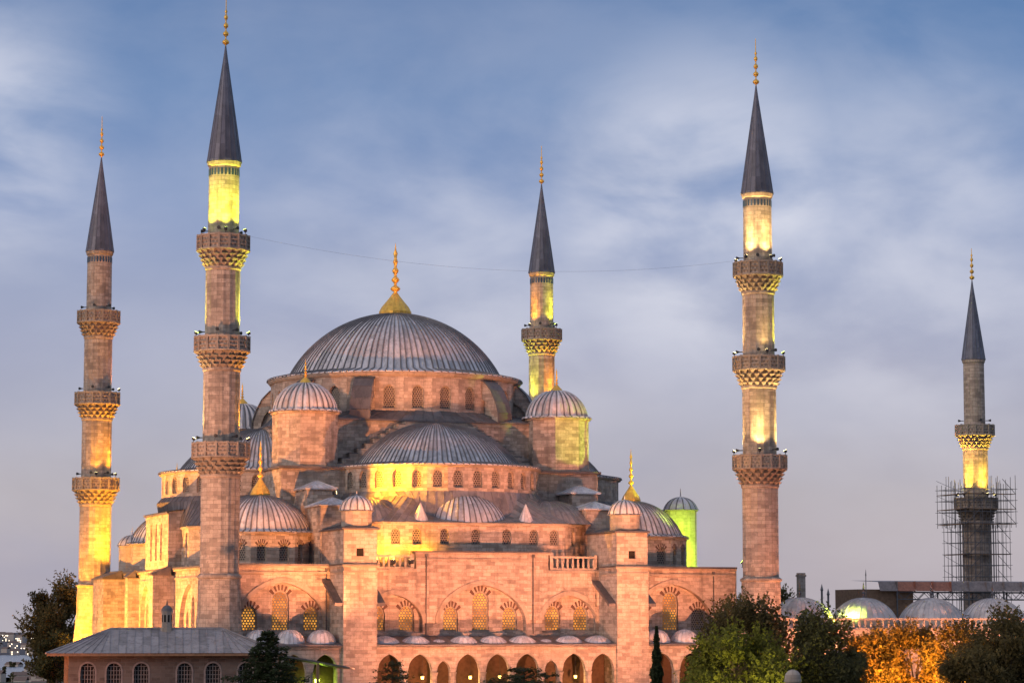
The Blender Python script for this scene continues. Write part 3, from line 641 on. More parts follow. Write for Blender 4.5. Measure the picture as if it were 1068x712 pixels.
# --- upper works of each side
def drum_side(T, k):
    front, se = k == 0, k == 1
    yE = -28.3 if k != 1 else -25.2
    # exedra wall with cut corners
    xc = 9.6; yb = -17.42; ch = 4.2
    runs = [((-xc - ch, yE + ch), (-xc, yE)), ((-xc, yE), (xc, yE)), ((xc, yE), (xc + ch, yE + ch)), ((xc + ch, yE + ch), (xc + ch, yb)), ((-xc - ch, yb), (-xc - ch, yE + ch))]
    mw = MB(T)
    for i, (a, b) in enumerate(runs):
        L = math.hypot(b[0] - a[0], b[1] - a[1]); td = ((b[0] - a[0]) / L, (b[1] - a[1]) / L)
        if k < 2 and i == 1: H = [(L / 2 + dx, .92, 15.75, 16.85, 17.4) for dx in (-8.4, -6.2, -3.3, 0, 3.3, 6.2, 8.4)]
        elif k < 2 and i in (0, 2): H = [(L * .33, .85, 15.75, 16.85, 17.4), (L * .72, .85, 15.75, 16.85, 17.4)]
        else: H = []
        panel(mw, a, td, 0, L, 13.4, 17.9, H, .3)
        for h in H: window(T, a, td, h, .3, MQ, M['win_dark'])
    mw.build('exedra_wall', M['stone'], MQ)
    ed = [runs[4][0], runs[0][0], runs[1][0], runs[1][1], runs[2][1], runs[3][1]]
    def off(p, d): 
        v = Vector((p[0], p[1] + 17.0)); s_ = 1 + d / v.length; return (p[0] * s_, (p[1] + 17.0) * s_ - 17.0)
    cmb = MB(T)
    for (a, b) in zip(ed[:-1], ed[1:]):
        A, B = off(a, .3), off(b, .3); cmb.face([(A[0], A[1], 17.75), (B[0], B[1], 17.75), (B[0], B[1], 17.97), (A[0], A[1], 17.97)]); cmb.face([(a[0], a[1], 17.75), (b[0], b[1], 17.75), (B[0], B[1], 17.75), (A[0], A[1], 17.75)])
    cmb.build('cornice', M['trim'], MQ)
    # half-dome drum
    cy = -15.1; Rd = 10.8; nF = 16
    md = MB(T); wins = []
    for i in range(nF):
        a0 = math.pi + math.pi * i / nF; a1 = math.pi + math.pi * (i + 1) / nF
        p = (Rd * math.cos(a0), cy + Rd * math.sin(a0)); q = (Rd * math.cos(a1), cy + Rd * math.sin(a1)); L = math.hypot(q[0] - p[0], q[1] - p[1]); td = ((q[0] - p[0]) / L, (q[1] - p[1]) / L)
        h = (L / 2, .98, 21.65, 22.95, 23.45); panel(md, p, td, 0, L, 18, 23.9, [h] if k < 2 else [], .3)
        if k < 2: window(T, p, td, h, .3, MQ, M['win_dark'], 'drum_window')
    md.build('half_dome_drum', M['stone'], MQ)
    mc = MB(T); mc.lathe([(Rd, 23.72), (Rd + .28, 23.8), (Rd + .28, 23.95), (Rd, 23.95)], 32, 0, cy, a0=math.pi, a1=2 * math.pi); mc.build('cornice', M['trim'], MQ)
    hd = MB(T); prof = [(Rd + .36, 23.953), (Rd + .36, 24.05), (9.2, 24.35)] + cap(8.9, 4.55, 24.4, 16)
    hd.seamed(prof, 58, 0, cy, a0=math.pi - .12, a1=2 * math.pi + .12, ribh=.08, ribw=.2, sheet=4, ribmi=1); hd.build('half_dome', SEAM, MQ)
    # sloping lead roof from exedra wall to drum
    low = [off(p, .42) + (17.98,) for p in ed]; n = 24
    def ring(r_, z): return [(r_ * math.cos(math.pi + math.pi * i / n), cy + r_ * math.sin(math.pi + math.pi * i / n), z) for i in range(n + 1)]
    def mid():
        out = []
        for i in range(n + 1):
            a = math.pi + math.pi * i / n; o_ = abs(math.degrees(a) - 270); t_ = min(1, max(0, (o_ - 19) / 13)); t_ = t_ * t_ * (3 - 2 * t_)
            if k == 1: t_ = 1
            r_ = Rd + 1.25 - .75 * t_; out.append((r_ * math.cos(a), cy + r_ * math.sin(a), 18.5 + 2.25 * t_))
        return out
    rf = MB(T); rf.strips(low, mid(), 60, .035, rows=3); rf.strips(mid(), ring(Rd, 21.3), 40, .035, rows=1); rf.build('exedra_roof', M['leaddark'] if k else M['roofmid'], MQ)
    ex = ((0, yE + 5.0, 5.3, 3.5), (-9.6, yE + 5.7, 5.6, 2.6), (9.6, yE + 5.7, 5.6, 2.6)) if k != 1 else ((-8.8, yE + 5.2, 4.5, 3.1), (8.8, yE + 5.2, 4.5, 3.1))
    for i, (x, y, r_, h) in enumerate(ex):
        e = MB(T); e.seamed(cap(r_, h, 17.99, 14), 52, x, y, ribh=.05, ribw=.2, sheet=5, ribmi=1); e.build('semi_dome', SEAM if i == 0 else [M['roofmid'], M['seam']], MQ)
    for x in (-5.6, 5.6):
        e = MB(T); e.seamed([(.85, 18.0), (.8, 18.15), (.04, 19.95)], 12, x, yE + .75, ribh=.04); e.build('lead_cone', M['lead'], MQ)
    # stepped arch standing on the half dome
    st = MB(T); sl = MB(T)
    xsx = [0, 3.5] + [3.5 + .86 * (i + 1) for i in range(9)]; zt = [29.0] + [28.72 - .53 * i for i in range(9)]
    for sg in (-1, 1):
        for i in range(10):
            a, b = xsx[i] * sg, xsx[i + 1] * sg; x0, x1 = min(a, b), max(a, b)
            st.box(x0, x1, -15.4 + .02 * (i % 2), -14.003, 23.5, zt[i], skip='b'); sl.box(x0 - .03, x1 + .03, -15.46 + .02 * (i % 2), -14.0, zt[i] + .003, zt[i] + .08)
    st.build('stepped_arch', M['stone'], MQ); sl.build('step_coping', M['leaddark'], MQ)
for k in range(4): drum_side(rotT(k), k)

# central block carrying the towers
cb = MB(); cb.box(-17.4, 17.4, -17.4, 17.4, 13.4, 23.75, skip='b'); cb.build('central_block', M['stone'], MQ)
cb = MB(); cb.box(-17.7, 17.7, -17.7, 17.7, 23.753, 24.0); cb.build('block_roof', M['leaddark'], MQ)
cb = MB(); cb.box(-14, 14, -14, 14, 24.0, 28.75, skip='b'); cb.build('dome_base', M['stone'], MQ)
cb = MB(); cb.box(-14.3, 14.3, -14.3, 14.3, 29.135, 29.3)
n = 48; sq = [(-14.3, -14.3, 29.3), (14.3, -14.3, 29.3), (14.3, 14.3, 29.3), (-14.3, 14.3, 29.3), (-14.3, -14.3, 29.3)]
circ = [(13.7 * math.cos(R(225) + 2 * math.pi * i / n), 13.7 * math.sin(R(225) + 2 * math.pi * i / n), 30.35) for i in range(n + 1)]
cb.strips(sq, circ, 96, .035); cb.build('base_roof', M['leaddark'], MQ)
cb = MB(); cb.box(-14.1, 14.1, -14.1, 14.1, 28.753, 29.13); cb.build('cornice', M['trim'], MQ)
# main drum, 28 windows
nF = 28; Rd = 13.75; md = MB(); ph = -math.pi / 2
for i in range(nF):
    a0 = ph + 2 * math.pi * i / nF; a1 = ph + 2 * math.pi * (i + 1) / nF
    p = (Rd * math.cos(a0), Rd * math.sin(a0)); q = (Rd * math.cos(a1), Rd * math.sin(a1)); L = math.hypot(q[0] - p[0], q[1] - p[1]); td = ((q[0] - p[0]) / L, (q[1] - p[1]) / L)
    h = (L / 2, 1.28, 30.6, 32.35, 33.1); mid = (a0 + a1) / 2; seen = math.sin(mid) < .45
    panel(md, p, td, 0, L, 29.9, 34.3, [h] if seen else [], .4)
    if seen: window(ID, p, td, h, .4, MQ, M['win_dark'], 'dome_window')
    # pilaster between windows
    cxp, cyp = (Rd + .06) * math.cos(a0), (Rd + .06) * math.sin(a0)
    md.prism([(cxp - .26 * math.sin(-a0) * -1 - 0, cyp - .26 * math.cos(a0))] + [(cxp + .26 * math.sin(a0), cyp - .26 * math.cos(a0)), (cxp + .26 * math.sin(a0) + .14 * math.cos(a0), cyp - .26 * math.cos(a0) + .14 * math.sin(a0)), (cxp - .26 * math.sin(a0) + .14 * math.cos(a0), cyp + .26 * math.cos(a0) + .14 * math.sin(a0)), (cxp - .26 * math.sin(a0), cyp + .26 * math.cos(a0))], 30.2, 33.9) if False else None
md.build('dome_drum', M['stone'], MQ)
mc = MB(); mc.lathe([(Rd - .1, 34.0), (Rd + .15, 34.1), (Rd + .32, 34.3), (Rd + .32, 34.46), (Rd - .2, 34.46)], 84, 0, 0); mc.build('cornice', M['trim'], MQ)
dm = MB(); dm.seamed([(Rd + .42, 34.463), (Rd + .42, 34.56), (11.95, 35.05)] + cap(11.75, 7.1, 35.1, 24), 104, 0, 0, ribh=.10, ribw=.16, sheet=5, ribmi=1)
md_ = dm.build('main_dome', SEAM, MQ)
finial(md_, 0, 0, 42.15, 8.1, 1.7, n=14)
# buttress arches round the drum
for q in range(4):
    for da in (-15, 15):
        a = R(45 + 90 * q + da); ca, sa = math.cos(a), math.sin(a); wv = .95
        def P(r_, s_, z): return (r_ * ca - s_ * sa, r_ * sa + s_ * ca, z)
        outl = [(13.5, 33.9), (14.1, 33.7), (15.0, 32.8), (15.7, 31.5), (16.1, 30.3), (16.1, 29.3), (15.2, 29.3)] + [(15.2 - 1.8 * (1 - math.cos(t)), 29.3 + 2.6 * math.sin(t)) for t in [R(20), R(40), R(60), R(80)]] + [(13.5, 32.2)]
        b = MB()
        for s_ in (-wv, wv): b.face([P(r_, s_, z) for r_, z in outl])
        for i in range(len(outl)):
            (r0, z0), (r1, z1) = outl[i], outl[(i + 1) % len(outl)]; b.face([P(r0, -wv, z0), P(r0, wv, z0), P(r1, wv, z1), P(r1, -wv, z1)])
        b.prism([P(13.3, -.5, 0)[:2], P(15.5, -.5, 0)[:2], P(15.5, .5, 0)[:2], P(13.3, .5, 0)[:2]], 29.3, 32.0)
        fb = b.build('flying_buttress', M['stone'], MQ)
        c2 = MB()
        for i in range(5):
            (r0, z0), (r1, z1) = outl[i], outl[i + 1]
            dx, dz = (z0 - z1), (r1 - r0); m_ = math.hypot(dx, dz); dx, dz = dx / m_ * .1, dz / m_ * .1
            c2.face([P(r0 + dx, -wv - .15, z0 + dz), P(r0 + dx, wv + .15, z0 + dz), P(r1 + dx, wv + .15, z1 + dz), P(r1 + dx, -wv - .15, z1 + dz)], tone=.3 + .5 * random.random())
            for s_ in (-wv - .15, wv + .15): c2.face([P(r0 + dx, s_, z0 + dz), P(r1 + dx, s_, z1 + dz), P(r1, s_, z1), P(r0, s_, z0)])
        c2.build('buttress_coping', M['leaddark'], fb)
# weight towers
for sx, sy in ((-1, -1), (1, -1), (-1, 1), (1, 1)):
    x, y = 14.0 * sx, 14.0 * sy
    b = MB(); b.ngon(x, y, 3.45, 8, 24.0, 29.55, ph=R(22.5)); b.ngon(x, y, 3.65, 8, 29.553, 29.75, ph=R(22.5)); b.ngon(x, y, 3.55, 8, 24.003, 24.35, ph=R(22.5), caps=False)
    wt = b.build('weight_tower', M['stone'], MQ)
    b = MB(); b.seamed([(3.72, 29.753), (3.7, 29.86)] + cap(3.3, 2.95, 29.95, 12), 26, x, y, ribh=.06, ribw=.16, sheet=14, melon=.13, ribmi=1); td_ = b.build('tower_dome', SEAM, wt)
    finial(wt, x, y, 32.8, 2.5, .62, n=8)
# corner domes
for sx, sy in ((-1, -1), (1, -1), (-1, 1), (1, 1)):
    x, y = 20.2 * sx, 20.0 * sy; Rc = 5.85
    b = MB(); wl = []
    for i in range(8):
        a0 = R(22.5 + 45 * i); a1 = a0 + R(45); p = (x + Rc * math.cos(a0), y + Rc * math.sin(a0)); q = (x + Rc * math.cos(a1), y + Rc * math.sin(a1)); L = math.hypot(q[0] - p[0], q[1] - p[1]); td = ((q[0] - p[0]) / L, (q[1] - p[1]) / L)
        mid = (a0 + a1) / 2; seen = sy < 0 and math.sin(mid) < .3
        H = [(L / 2 - 1.15, .95, 14.0, 15.3, 15.85), (L / 2 + 1.15, .95, 14.0, 15.3, 15.85)] if seen else []
        panel(b, p, td, 0, L, 13.4, 16.75, H, .3)
        for h in H: window(ID, p, td, h, .3, MQ, M['win_dark'], 'corner_window', True, .36)
    cd = b.build('corner_drum', M['stone'], MQ)
    b = MB(); b.ngon(x, y, Rc + .25, 8, 16.753, 16.93, ph=R(22.5)); b.build('cornice', M['trim'], cd)
    b = MB(); b.seamed([(Rc + .2, 16.94), (Rc + .1, 17.02), (5.5, 17.1)] + cap(5.35, 3.7, 17.12, 14), 54, x, y, ribh=.07, ribw=.2, sheet=5, ribmi=1); c_ = b.build('corner_dome', SEAM, MQ)
    finial(c_, x, y, 20.75, 5.6, .95, n=10)
# mihrab block on the south-east side
b = MB(T1); panel(b, (0, SX - .35), (1, 0), -5.6, 6.2, 13.3, 19.6, [(-2.6, .85, 14.6, 18.0, 18.6), (.0, .85, 14.6, 18.0, 18.6), (2.6, .85, 14.6, 18.0, 18.6)], .4)
b.face([(6.2, SX - .35, 13.3), (6.2, -19, 13.3), (6.2, -19, 20.6), (6.2, SX - .35, 19.6)]); b.face([(-5.6, -19, 13.3), (-5.6, SX - .35, 13.3), (-5.6, SX - .35, 19.6), (-5.6, -19, 20.6)]); b.build('mihrab_block', M['stone'], MQ)
for xx in (-2.6, 0, 2.6): window(T1, (0, SX - .35), (1, 0), (xx, .85, 14.6, 18.0, 18.6), .4, MQ, M['win_dark'])
b = MB(T1); b.strips([(-5.9, SX - .6, 19.62), (6.5, SX - .6, 19.62)], [(-5.9, -19, 20.75), (6.5, -19, 20.75)], 14, .03); b.box(-5.8, 6.4, SX - .55, SX - .353, 19.4, 19.6); b.build('block_roof', M['leaddark'], MQ)
# slender stair turrets with little ribbed domes
for x, y, z0, z1, rr in ((29.6, -11.3, 0, 20.2, 1.75), (-25.2, 20.6, 13.4, 16.6, 1.5)):
    b = MB(); b.ngon(x, y, rr, 14, z0, z1); b.ngon(x, y, rr * 1.09, 14, z1 + .003, z1 + .14); t_ = b.build('turret', M['pale'], MQ)
    b = MB(); b.seamed([(rr * 1.16, z1 + .15)] + cap(rr * 1.08, rr * .8, z1 + .2, 8), 14, x, y, ribh=.05, sheet=9, ribmi=1); b.lathe([(.09, z1 + rr * .95), (.02, z1 + rr * .95 + .9)], 6, x, y); b.build('turret_dome', SEAM, t_)

# ------------------------------------------------------------------ minarets
def horn(parent, a, r_, z, name='loudspeaker'):
    b = MB(); ca, sa = math.cos(a), math.sin(a)
    def P(d, zz=0, s=0): return (ca * (r_ + d) - sa * s, sa * (r_ + d) + ca * s, z + zz)
    b.tube(P(-.25), P(.15), .05, 6); b.tube(P(.12), P(.46, .02), .06, 10, 0, .18); b.tube(P(.46, .02), P(.49, .02), .18, 10, 0, .16)
    return b.build(name, M['black'], parent)
def uplight(parent, a, r_, z, mat):
    b = MB(); ca, sa = math.cos(a), math.sin(a)
    def P(d, zz=0, s=0): return (ca * (r_ + d) - sa * s, sa * (r_ + d) + ca * s, z + zz)
    b.tube(P(-.0, -.5), P(.0, -.05), .03, 5); b.tube(P(.05, -.1), P(-.06, .12), .15, 8, 0, .19); b.tube(P(-.063, .125), P(-.07, .14), .17, 8, 1)
    return b.build('floodlight', [M['black'], M[mat]], parent)
def make_minaret(balc, base_z, z_eave, z_tip, z_top, radii, rb, label, tile=True):
    t = thing('minaret', (0, 0, 0), 0, label, 'minaret', 'minarets of the mosque')
    b = MB(); r0 = radii[0]
    b.lathe([(r0 * 1.45, 0), (r0 * 1.38, 4), (r0 * 1.12, base_z - 3.2), (r0 * 1.10, base_z - .25)], 12, ph=R(15)); b.lathe([(r0 * 1.10, base_z - .25), (r0 * 1.17, base_z - .15), (r0 * 1.17, base_z + .05), (r0 * 1.0, base_z + .25)], 24); b.build('base', M['shaft'], t)
    zprev = base_z + .2
    for i, zr in enumerate(balc):
        rs = radii[i]; R_ = rb[i]; fl = zr - 1.4; zc = zr - 3.15
        b = MB(); flute = (lambda k: (1.0, .975)[k % 2] if True else 1)
        zz = [zprev + (zc + .1 - zprev) * q / 5 for q in range(6)]
        b.lathe([(rs, z) for z in zz], 32, mod=(lambda k: 1.012 if k % 2 else .972)); b.lathe([(rs * 1.012, zc - .25), (rs * 1.07, zc - .12), (rs * 1.07, zc + .1)], 24)
        b.build('shaft', M['shaft'], t)
        c = MB(); tiers = 4
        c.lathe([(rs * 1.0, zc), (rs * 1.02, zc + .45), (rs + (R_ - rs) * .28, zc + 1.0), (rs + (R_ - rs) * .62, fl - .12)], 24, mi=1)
        for k in range(tiers):
            za = zc + .06 + (fl - .1 - zc) * k / tiers; zb = zc + (fl - .1 - zc) * (k + 1) / tiers - .02; ro = rs + (R_ - rs) * (.30 + .68 * (k + 1) / tiers); ri = rs + (R_ - rs) * (.02 + .60 * k / tiers); n = 18
            for j in range(n):
                a = 2 * math.pi * (j + .5 * (k % 2)) / n; w0, w1 = .10 / 1, .36 * 2 * math.pi / n
                def P(rr, da, z): return (rr * math.cos(a + da), rr * math.sin(a + da), z)
                wt_ = w1
                tri = [P(ri + .02, -wt_ * .25, za), P(ri + .02, wt_ * .25, za)]; top = [P(ro, -wt_, zb), P(ro, wt_, zb)]; bk = [P(ri, -wt_, zb), P(ri, wt_, zb)]
                c.face([tri[0], tri[1], top[1], top[0]]); c.face([tri[1], bk[1], top[1]]); c.face([bk[0], tri[0], top[0]]); c.face([top[0], top[1], bk[1], bk[0]])
        c.lathe([(R_ * .9, fl - .14), (R_ + .04, fl - .08), (R_ + .06, fl + .06), (R_ - .3, fl + .06), (rs * .9, fl + .06)], 32); co = c.build('balcony', [M['trim'], M['niche_shade']], t)
        p = MB(); n = 16
        p.lathe([(R_ - .10, fl + .063), (R_ - .10, zr - .15), (R_ - .2, zr - .15), (R_ - .2, fl + .063)], n, mi=1)
        for zz, h in ((zr - .17, .17), (fl + .42, .07), (fl + .80, .07)): p.lathe([(R_ - .05, zz), (R_ + .06, zz), (R_ + .06, zz + h), (R_ - .18, zz + h), (R_ - .18, zz)], n)
        for j in range(n):
            a = 2 * math.pi * j / n; p.ngon((R_ - .03) * math.cos(a), (R_ - .03) * math.sin(a), .13, 4, fl + .065, zr + .06, ph=a + R(45))
        p.build('parapet', [M['trim'], M['pierced']], co)
        for a in (R(-65), R(-115), R(25), R(150)): horn(t, a, rs + .12, zr + .55)
        zprev = fl + .07
    ru = radii[-1]
    b = MB(); b.lathe([(ru * 1.05, zprev), (ru * 1.02, zprev + .8), (ru, zprev + .9), (ru * .975, z_eave - .5)], 24); b.lathe([(ru * .975, z_eave - .5), (ru * 1.06, z_eave - .35), (ru * 1.10, z_eave - .01)], 24); us = b.build('upper_shaft', M['shaft'], t)
    if tile:
        b = MB()
        for j in range(26):
            a = 2 * math.pi * j / 26; w = .07
            def P(rr, da, z): return (rr * math.cos(a + da), rr * math.sin(a + da), z)
            b.face([P(ru * 1.0, -w, z_eave - 1.35), P(ru * 1.0, w, z_eave - 1.35), P(ru * 1.0, w, z_eave - .7), P(ru * 1.0, -w, z_eave - .7)])
            for s_ in (-w, w): b.face([P(ru * 1.0, s_, z_eave - 1.35), P(ru * .95, s_, z_eave - 1.35), P(ru * .95, s_, z_eave - .7), P(ru * 1.0, s_, z_eave - .7)])
        b.build('tile_band', M['tile'], us)
    b = MB(); L = z_tip - z_eave
    b.seamed([(ru * .95, z_eave), (ru * 1.13, z_eave), (ru * 1.12, z_eave + .2)] + [(max(.05, ru * 1.08 * (1 - q / 8) ** 1.0 + .03), z_eave + .25 + (L - .25) * q / 8) for q in range(9)], 18, 0, 0, ribh=.035, ribw=.10, sheet=2); b.build('spire', M['spire'], t)
    f = MB(); z = z_tip - .4; H = z_top - z; p = [(.10, z), (.06, z + .3)]; zz = z + .3
    for rb_ in (.36, .30, .25, .20): p += [(.07, zz + .12), (rb_ * .8, zz + .25), (rb_, zz + .40), (rb_ * .8, zz + .55), (.07, zz + .70), (.07, zz + .82)]; zz += .82
    p += [(.15, zz + .15), (.05, zz + .35), (.035, z_top)]
    f.lathe(p, 10, smooth=True); f.build('finial', M['gold'], t)
    return t
HALL = dict(balc=[25.1, 35.3, 45.1], base_z=12.4, z_eave=52.3, z_tip=63.9, z_top=68.8, radii=[1.84, 1.74, 1.64, 1.50], rb=[2.78, 2.68, 2.55])
mA = make_minaret(label='nearest and tallest minaret on the left, standing at the corner of the arcaded front', **HALL)
mB = copy_tree(mA); mC = copy_tree(mA); mD = copy_tree(mA)
mA.location = w2(0.1, 0); mA.rotation_euler = (0, 0, TH)
mB.location = w2(56.75, 0); mB.rotation_euler = (0, 0, TH); mB['label'] = 'tall minaret at the right end of the orange-lit front, just left of the courtyard domes'
mC.location = w2(.0, 65); mC.rotation_euler = (0, 0, TH); mC['label'] = 'leftmost minaret, glowing yellow on its lower half, next to the dark tree'
mD.location = w2(56.8, 65.6); mD.rotation_euler = (0, 0, TH); mD['label'] = 'yellow-lit minaret rising behind the great dome, its lower part hidden by a turret dome'
mE = make_minaret([24.6, 34.4], 6, 43.2, 54.1, 58.4, [1.95, 1.65, 1.42], [2.85, 2.6], 'slender minaret at far right wrapped in scaffolding below its bright yellow balcony', tile=False)
mE.location = w2(118.6, 65); mE.rotation_euler = (0, 0, TH + .3)

UP = 4.4
def uplights(m, zr, R_, rs, specs):
    """lamps clamped to the balcony rail, throwing light up the shaft; angle 0 faces the viewer, +90 the viewer's right"""
    p = m.location; to = math.atan2(-p.y, -p.x)
    for ang, colr, watt in specs:
        aw = to + R(ang); al = aw - m.rotation_euler.z; mat = 'bulbgreen' if colr in (GREENY, LIME) else 'bulb'
        uplight(m, al, R_ - .12, zr + .40, mat)
        src = p + Vector((math.cos(aw) * (R_ - .1), math.sin(aw) * (R_ - .1), zr + .62)); tgt = p + Vector((math.cos(aw) * rs * .9, math.sin(aw) * rs * .9, zr + 4.9))
        lamp(src, tgt, colr, watt * UP, 104, 1.0, .10, m)
        lamp(src, p + Vector((math.cos(aw) * rs, math.sin(aw) * rs, zr + 6.8)), colr, watt * UP * 2.2, 44, 1.0, .10, m)
b1, b2, b3 = 45.1, 35.3, 25.1
uplights(mA, b1, 2.55, 1.5, [(-50, GREENY, 420), (5, GREENY, 420), (60, GREENY, 420), (180, GREENY, 300)])
uplights(mA, b2, 2.68, 1.64, [(92, GREENY, 520), (-100, GREENY, 260)])
uplights(mA, b3, 2.78, 1.74, [(98, YELLOW, 420), (-100, WARM, 300)])
uplights(mB, b1, 2.55, 1.5, [(-30, WARM, 420), (35, WARM, 420), (100, WARM, 300), (-110, WARM, 200)])
uplights(mB, b2, 2.68, 1.64, [(95, GREENY, 420), (-95, WARM, 300), (20, WARM, 90)])
uplights(mB, b3, 2.78, 1.74, [(0, WARM, 420), (85, WARM, 420), (-90, WARM, 200)])
uplights(mD, b1, 2.55, 1.5, [(-40, YELLOW, 260), (50, GREENY, 300), (170, GREENY, 200)])
uplights(mD, b2, 2.68, 1.64, [(-40, GREENY, 260), (40, YELLOW, 300), (120, GREENY, 200)])
uplights(mE, 24.6, 2.85, 1.65, [(-35, (1, .62, .06), 520), (35, (1, .62, .06), 600), (110, (1, .62, .06), 300), (-110, (1, .62, .06), 300)])
uplights(mC, b3, 2.78, 1.74, [(60, YELLOW, 300), (0, YELLOW, 160)])
uplights(mC, b2, 2.68, 1.64, [(90, ORANGE, 120)])

# cable slung between two minarets
cb = MB(); a = w2(.1, 0) + Vector((2.6, .8, 45.2)); e = w2(56.75, 0) + Vector((-2.6, -.8, 45.2)); prev = None
for i in range(41):
    s_ = i / 40; p = a.lerp(e, s_); p.z -= 4 * 2.1 * s_ * (1 - s_)
    if prev is not None: cb.tube(prev, p, .009, 4)
    prev = p
tag(cb.build('cable', M['grey']), 'thin cable sagging across the sky between the two near minarets', 'cable')

# scaffolding round the far right minaret
sc = thing('scaffolding', w2(118.6, 65), TH, 'cage of dark scaffold tubes around the lower part of the far right minaret', 'scaffolding')
tb = MB(); pl = MB()
for (h, z0, z1) in ((3.2, 6, 21.0), (3.8, 20.6, 26.6)):
    grid = [-h + 2 * h * i / 6 for i in range(7)]
    for layer in (h, h - 1.15):
        for g in grid:
            g2 = g * layer / h
            for (x, y) in ((g2, -layer), (g2, layer), (-layer, g2), (layer, g2)): tb.tube((x, y, z0), (x, y, z1 + random.uniform(-.4, 1.0)), .036, 4)
        z = z0 + .6
        while z < z1:
            for s_ in (-layer, layer): tb.tube((-h - .3, s_, z), (h + .3, s_, z), .034, 4); tb.tube((s_, -h - .3, z), (s_, h + .3, z), .034, 4)
            z += 1.5
z = 7.0
while z < 27:
    h = 3.2 if z < 21 else 3.8
    if int(z / 2) % 2 == 0 or z > 20: pl.box(-h, h, -h, -h + 1.15, z, z + .07); pl.box(-h, -h + 1.15, -h, h, z + .003, z + .075)
    tb.tube((-h - .1, -h, z), (-h - .1, h, z + 2), .03, 4); tb.tube((-h, -h - .1, z), (-h + 2.2, -h - .1, z + 2), .045, 4); tb.tube((h - 2, -h - .1, z + 2), (h, -h - .1, z), .045, 4); z += 2
tb.build('tube_frame', M['grey'], sc); pl.build('plank_deck', M['wood'], sc)

# ------------------------------------------------------------------ courtyard at the right
cy = thing('courtyard_arcade', w2(59, 2), TH, 'low courtyard wing with a stone balustrade and a row of pale lead domes', 'building')
b = MB(); b.box(0, 66, 0, .6, 0, 7.15); b.box(0, 66, 9, 9.6, 0, 7.15); b.face([(66, 0, 0), (66, 9.6, 0), (66, 9.6, 7.15), (66, 0, 7.15)]); b.face([(0, 9.6, 0), (0, 0, 0), (0, 0, 7.15), (0, 9.6, 7.15)]); b.build('wall', M['stone'], cy)
b = MB(); b.box(0, 66, -.2, 9.7, 7.153, 7.32); b.build('cornice', M['trim'], cy)
b = MB(); b.box(.3, 66, .6, 9.3, 7.323, 7.75); b.build('roof', M['lead'], cy)
balustrade(ID, 0, 66, -.1, 7.323, cy, 1.15, 96)
for i in range(8):
    x = 6.1 + 7.5 * i - (.6 if i < 2 else 0)
    b = MB(); b.lathe([(3.65, 7.7), (3.65, 8.35), (3.4, 8.4)], 28, x, 5.0, 1); b.seamed([(3.6, 8.38)] + cap(3.5, 2.25, 8.42, 10), 32, x, 5.0, ribh=.04, ribw=.08, sheet=4); d_ = b.build('dome', [M['domepale'], M['plaster']], cy)
    f = MB(); f.lathe([(.16, 10.6), (.10, 10.9), (.20, 11.15), (.06, 11.35), (.12, 11.6), (.02, 12.3)], 8, x, 5.0); f.build('finial', M['leaddark'], d_)
yd = thing('courtyard_arcade', w2(59, 55), TH, 'far courtyard wing behind the domes, mostly hidden below the metal shelter', 'building')
b = MB(); b.box(0, 66, 0, 9.6, 0, 7.6); b.build('wall', M['stone'], yd)
# sheet-metal shelter on a steel truss, in front of the scaffolded minaret
sh = thing('metal_shelter', w2(93.5, 45), TH, 'long sheet metal shelter roof on a steel lattice, rusty red at its left end', 'shelter')
for i in range(13):
    x0 = i * 2.5; m = 'redpanel' if 1 <= i < 4 else 'panel'
    b = MB(); b.face([(x0 + .03, -.3, 11.9), (x0 + 2.44, -.3, 11.9), (x0 + 2.44, .25, 13.05), (x0 + .03, .25, 13.05)]); b.face([(x0 + .03, -.26, 11.9), (x0 + .03, .29, 13.05), (x0 + 2.44, .29, 13.05), (x0 + 2.44, -.26, 11.9)]); b.box(x0 + 2.44, x0 + 2.5, -.2, .3, 11.85, 13.1)
    b.build('roof_panel', M[m], sh)
b = MB(); b.face([(0, .3, 13.0), (32.5, .3, 13.0), (32.5, 8, 13.3), (0, 8, 13.3)]); b.build('roof_sheet', M['panel'], sh)
b = MB()
for y in (0, 8):
    for z in (10.9, 11.8): b.tube((2.5, y, z), (32.5, y, z), .07, 4)
    for i in range(30): b.tube((2.5 + i, y, 10.9 if i % 2 else 11.8), (3.5 + i, y, 11.8 if i % 2 else 10.9), .045, 4)
    for i in range(7): b.tube((2.5 + i * 5, y, 0), (2.5 + i * 5, y, 11.8), .1, 6)
b.build('lattice_truss', M['grey'], sh)
b = MB(); b.box(-2.5, 5.0, .5, 7, 0, 12.1); b.build('timber_hoarding', M['wood'], sh)
# chimney and masts
ch = thing('chimney', w2(73.3, 25), TH, 'square stone chimney with a flat cap behind the courtyard domes', 'chimney')
b = MB(); b.box(-.38, .38, -.38, .38, 0, 13.2); b.build('stack', M['pale'], ch)
b = MB(); b.box(-.46, .46, -.46, .46, 13.203, 13.4); b.box(-.38, .38, -.38, .38, 13.403, 13.62); b.build('chimney_cap', M['trim'], ch)
for (u, v, h, r_, lab) in ((81.5, 25, 14.1, .05, 'thin bare mast above the second courtyard dome'), (75.9, 25, 12.4, .12, 'short pointed post close to the right of the stone chimney'), (76.7, 25, 11.9, .12, 'shorter pointed post farther right of the stone chimney')):
    b = MB(); b.lathe([(r_ * 1.3, 0), (r_, h * .5), (r_, h - .8), (r_ * 1.5, h - .7), (.01, h)], 8); o = b.build('mast', M['grey'], None, w2(u, v)); tag(o, lab, 'mast', 'masts behind the courtyard')

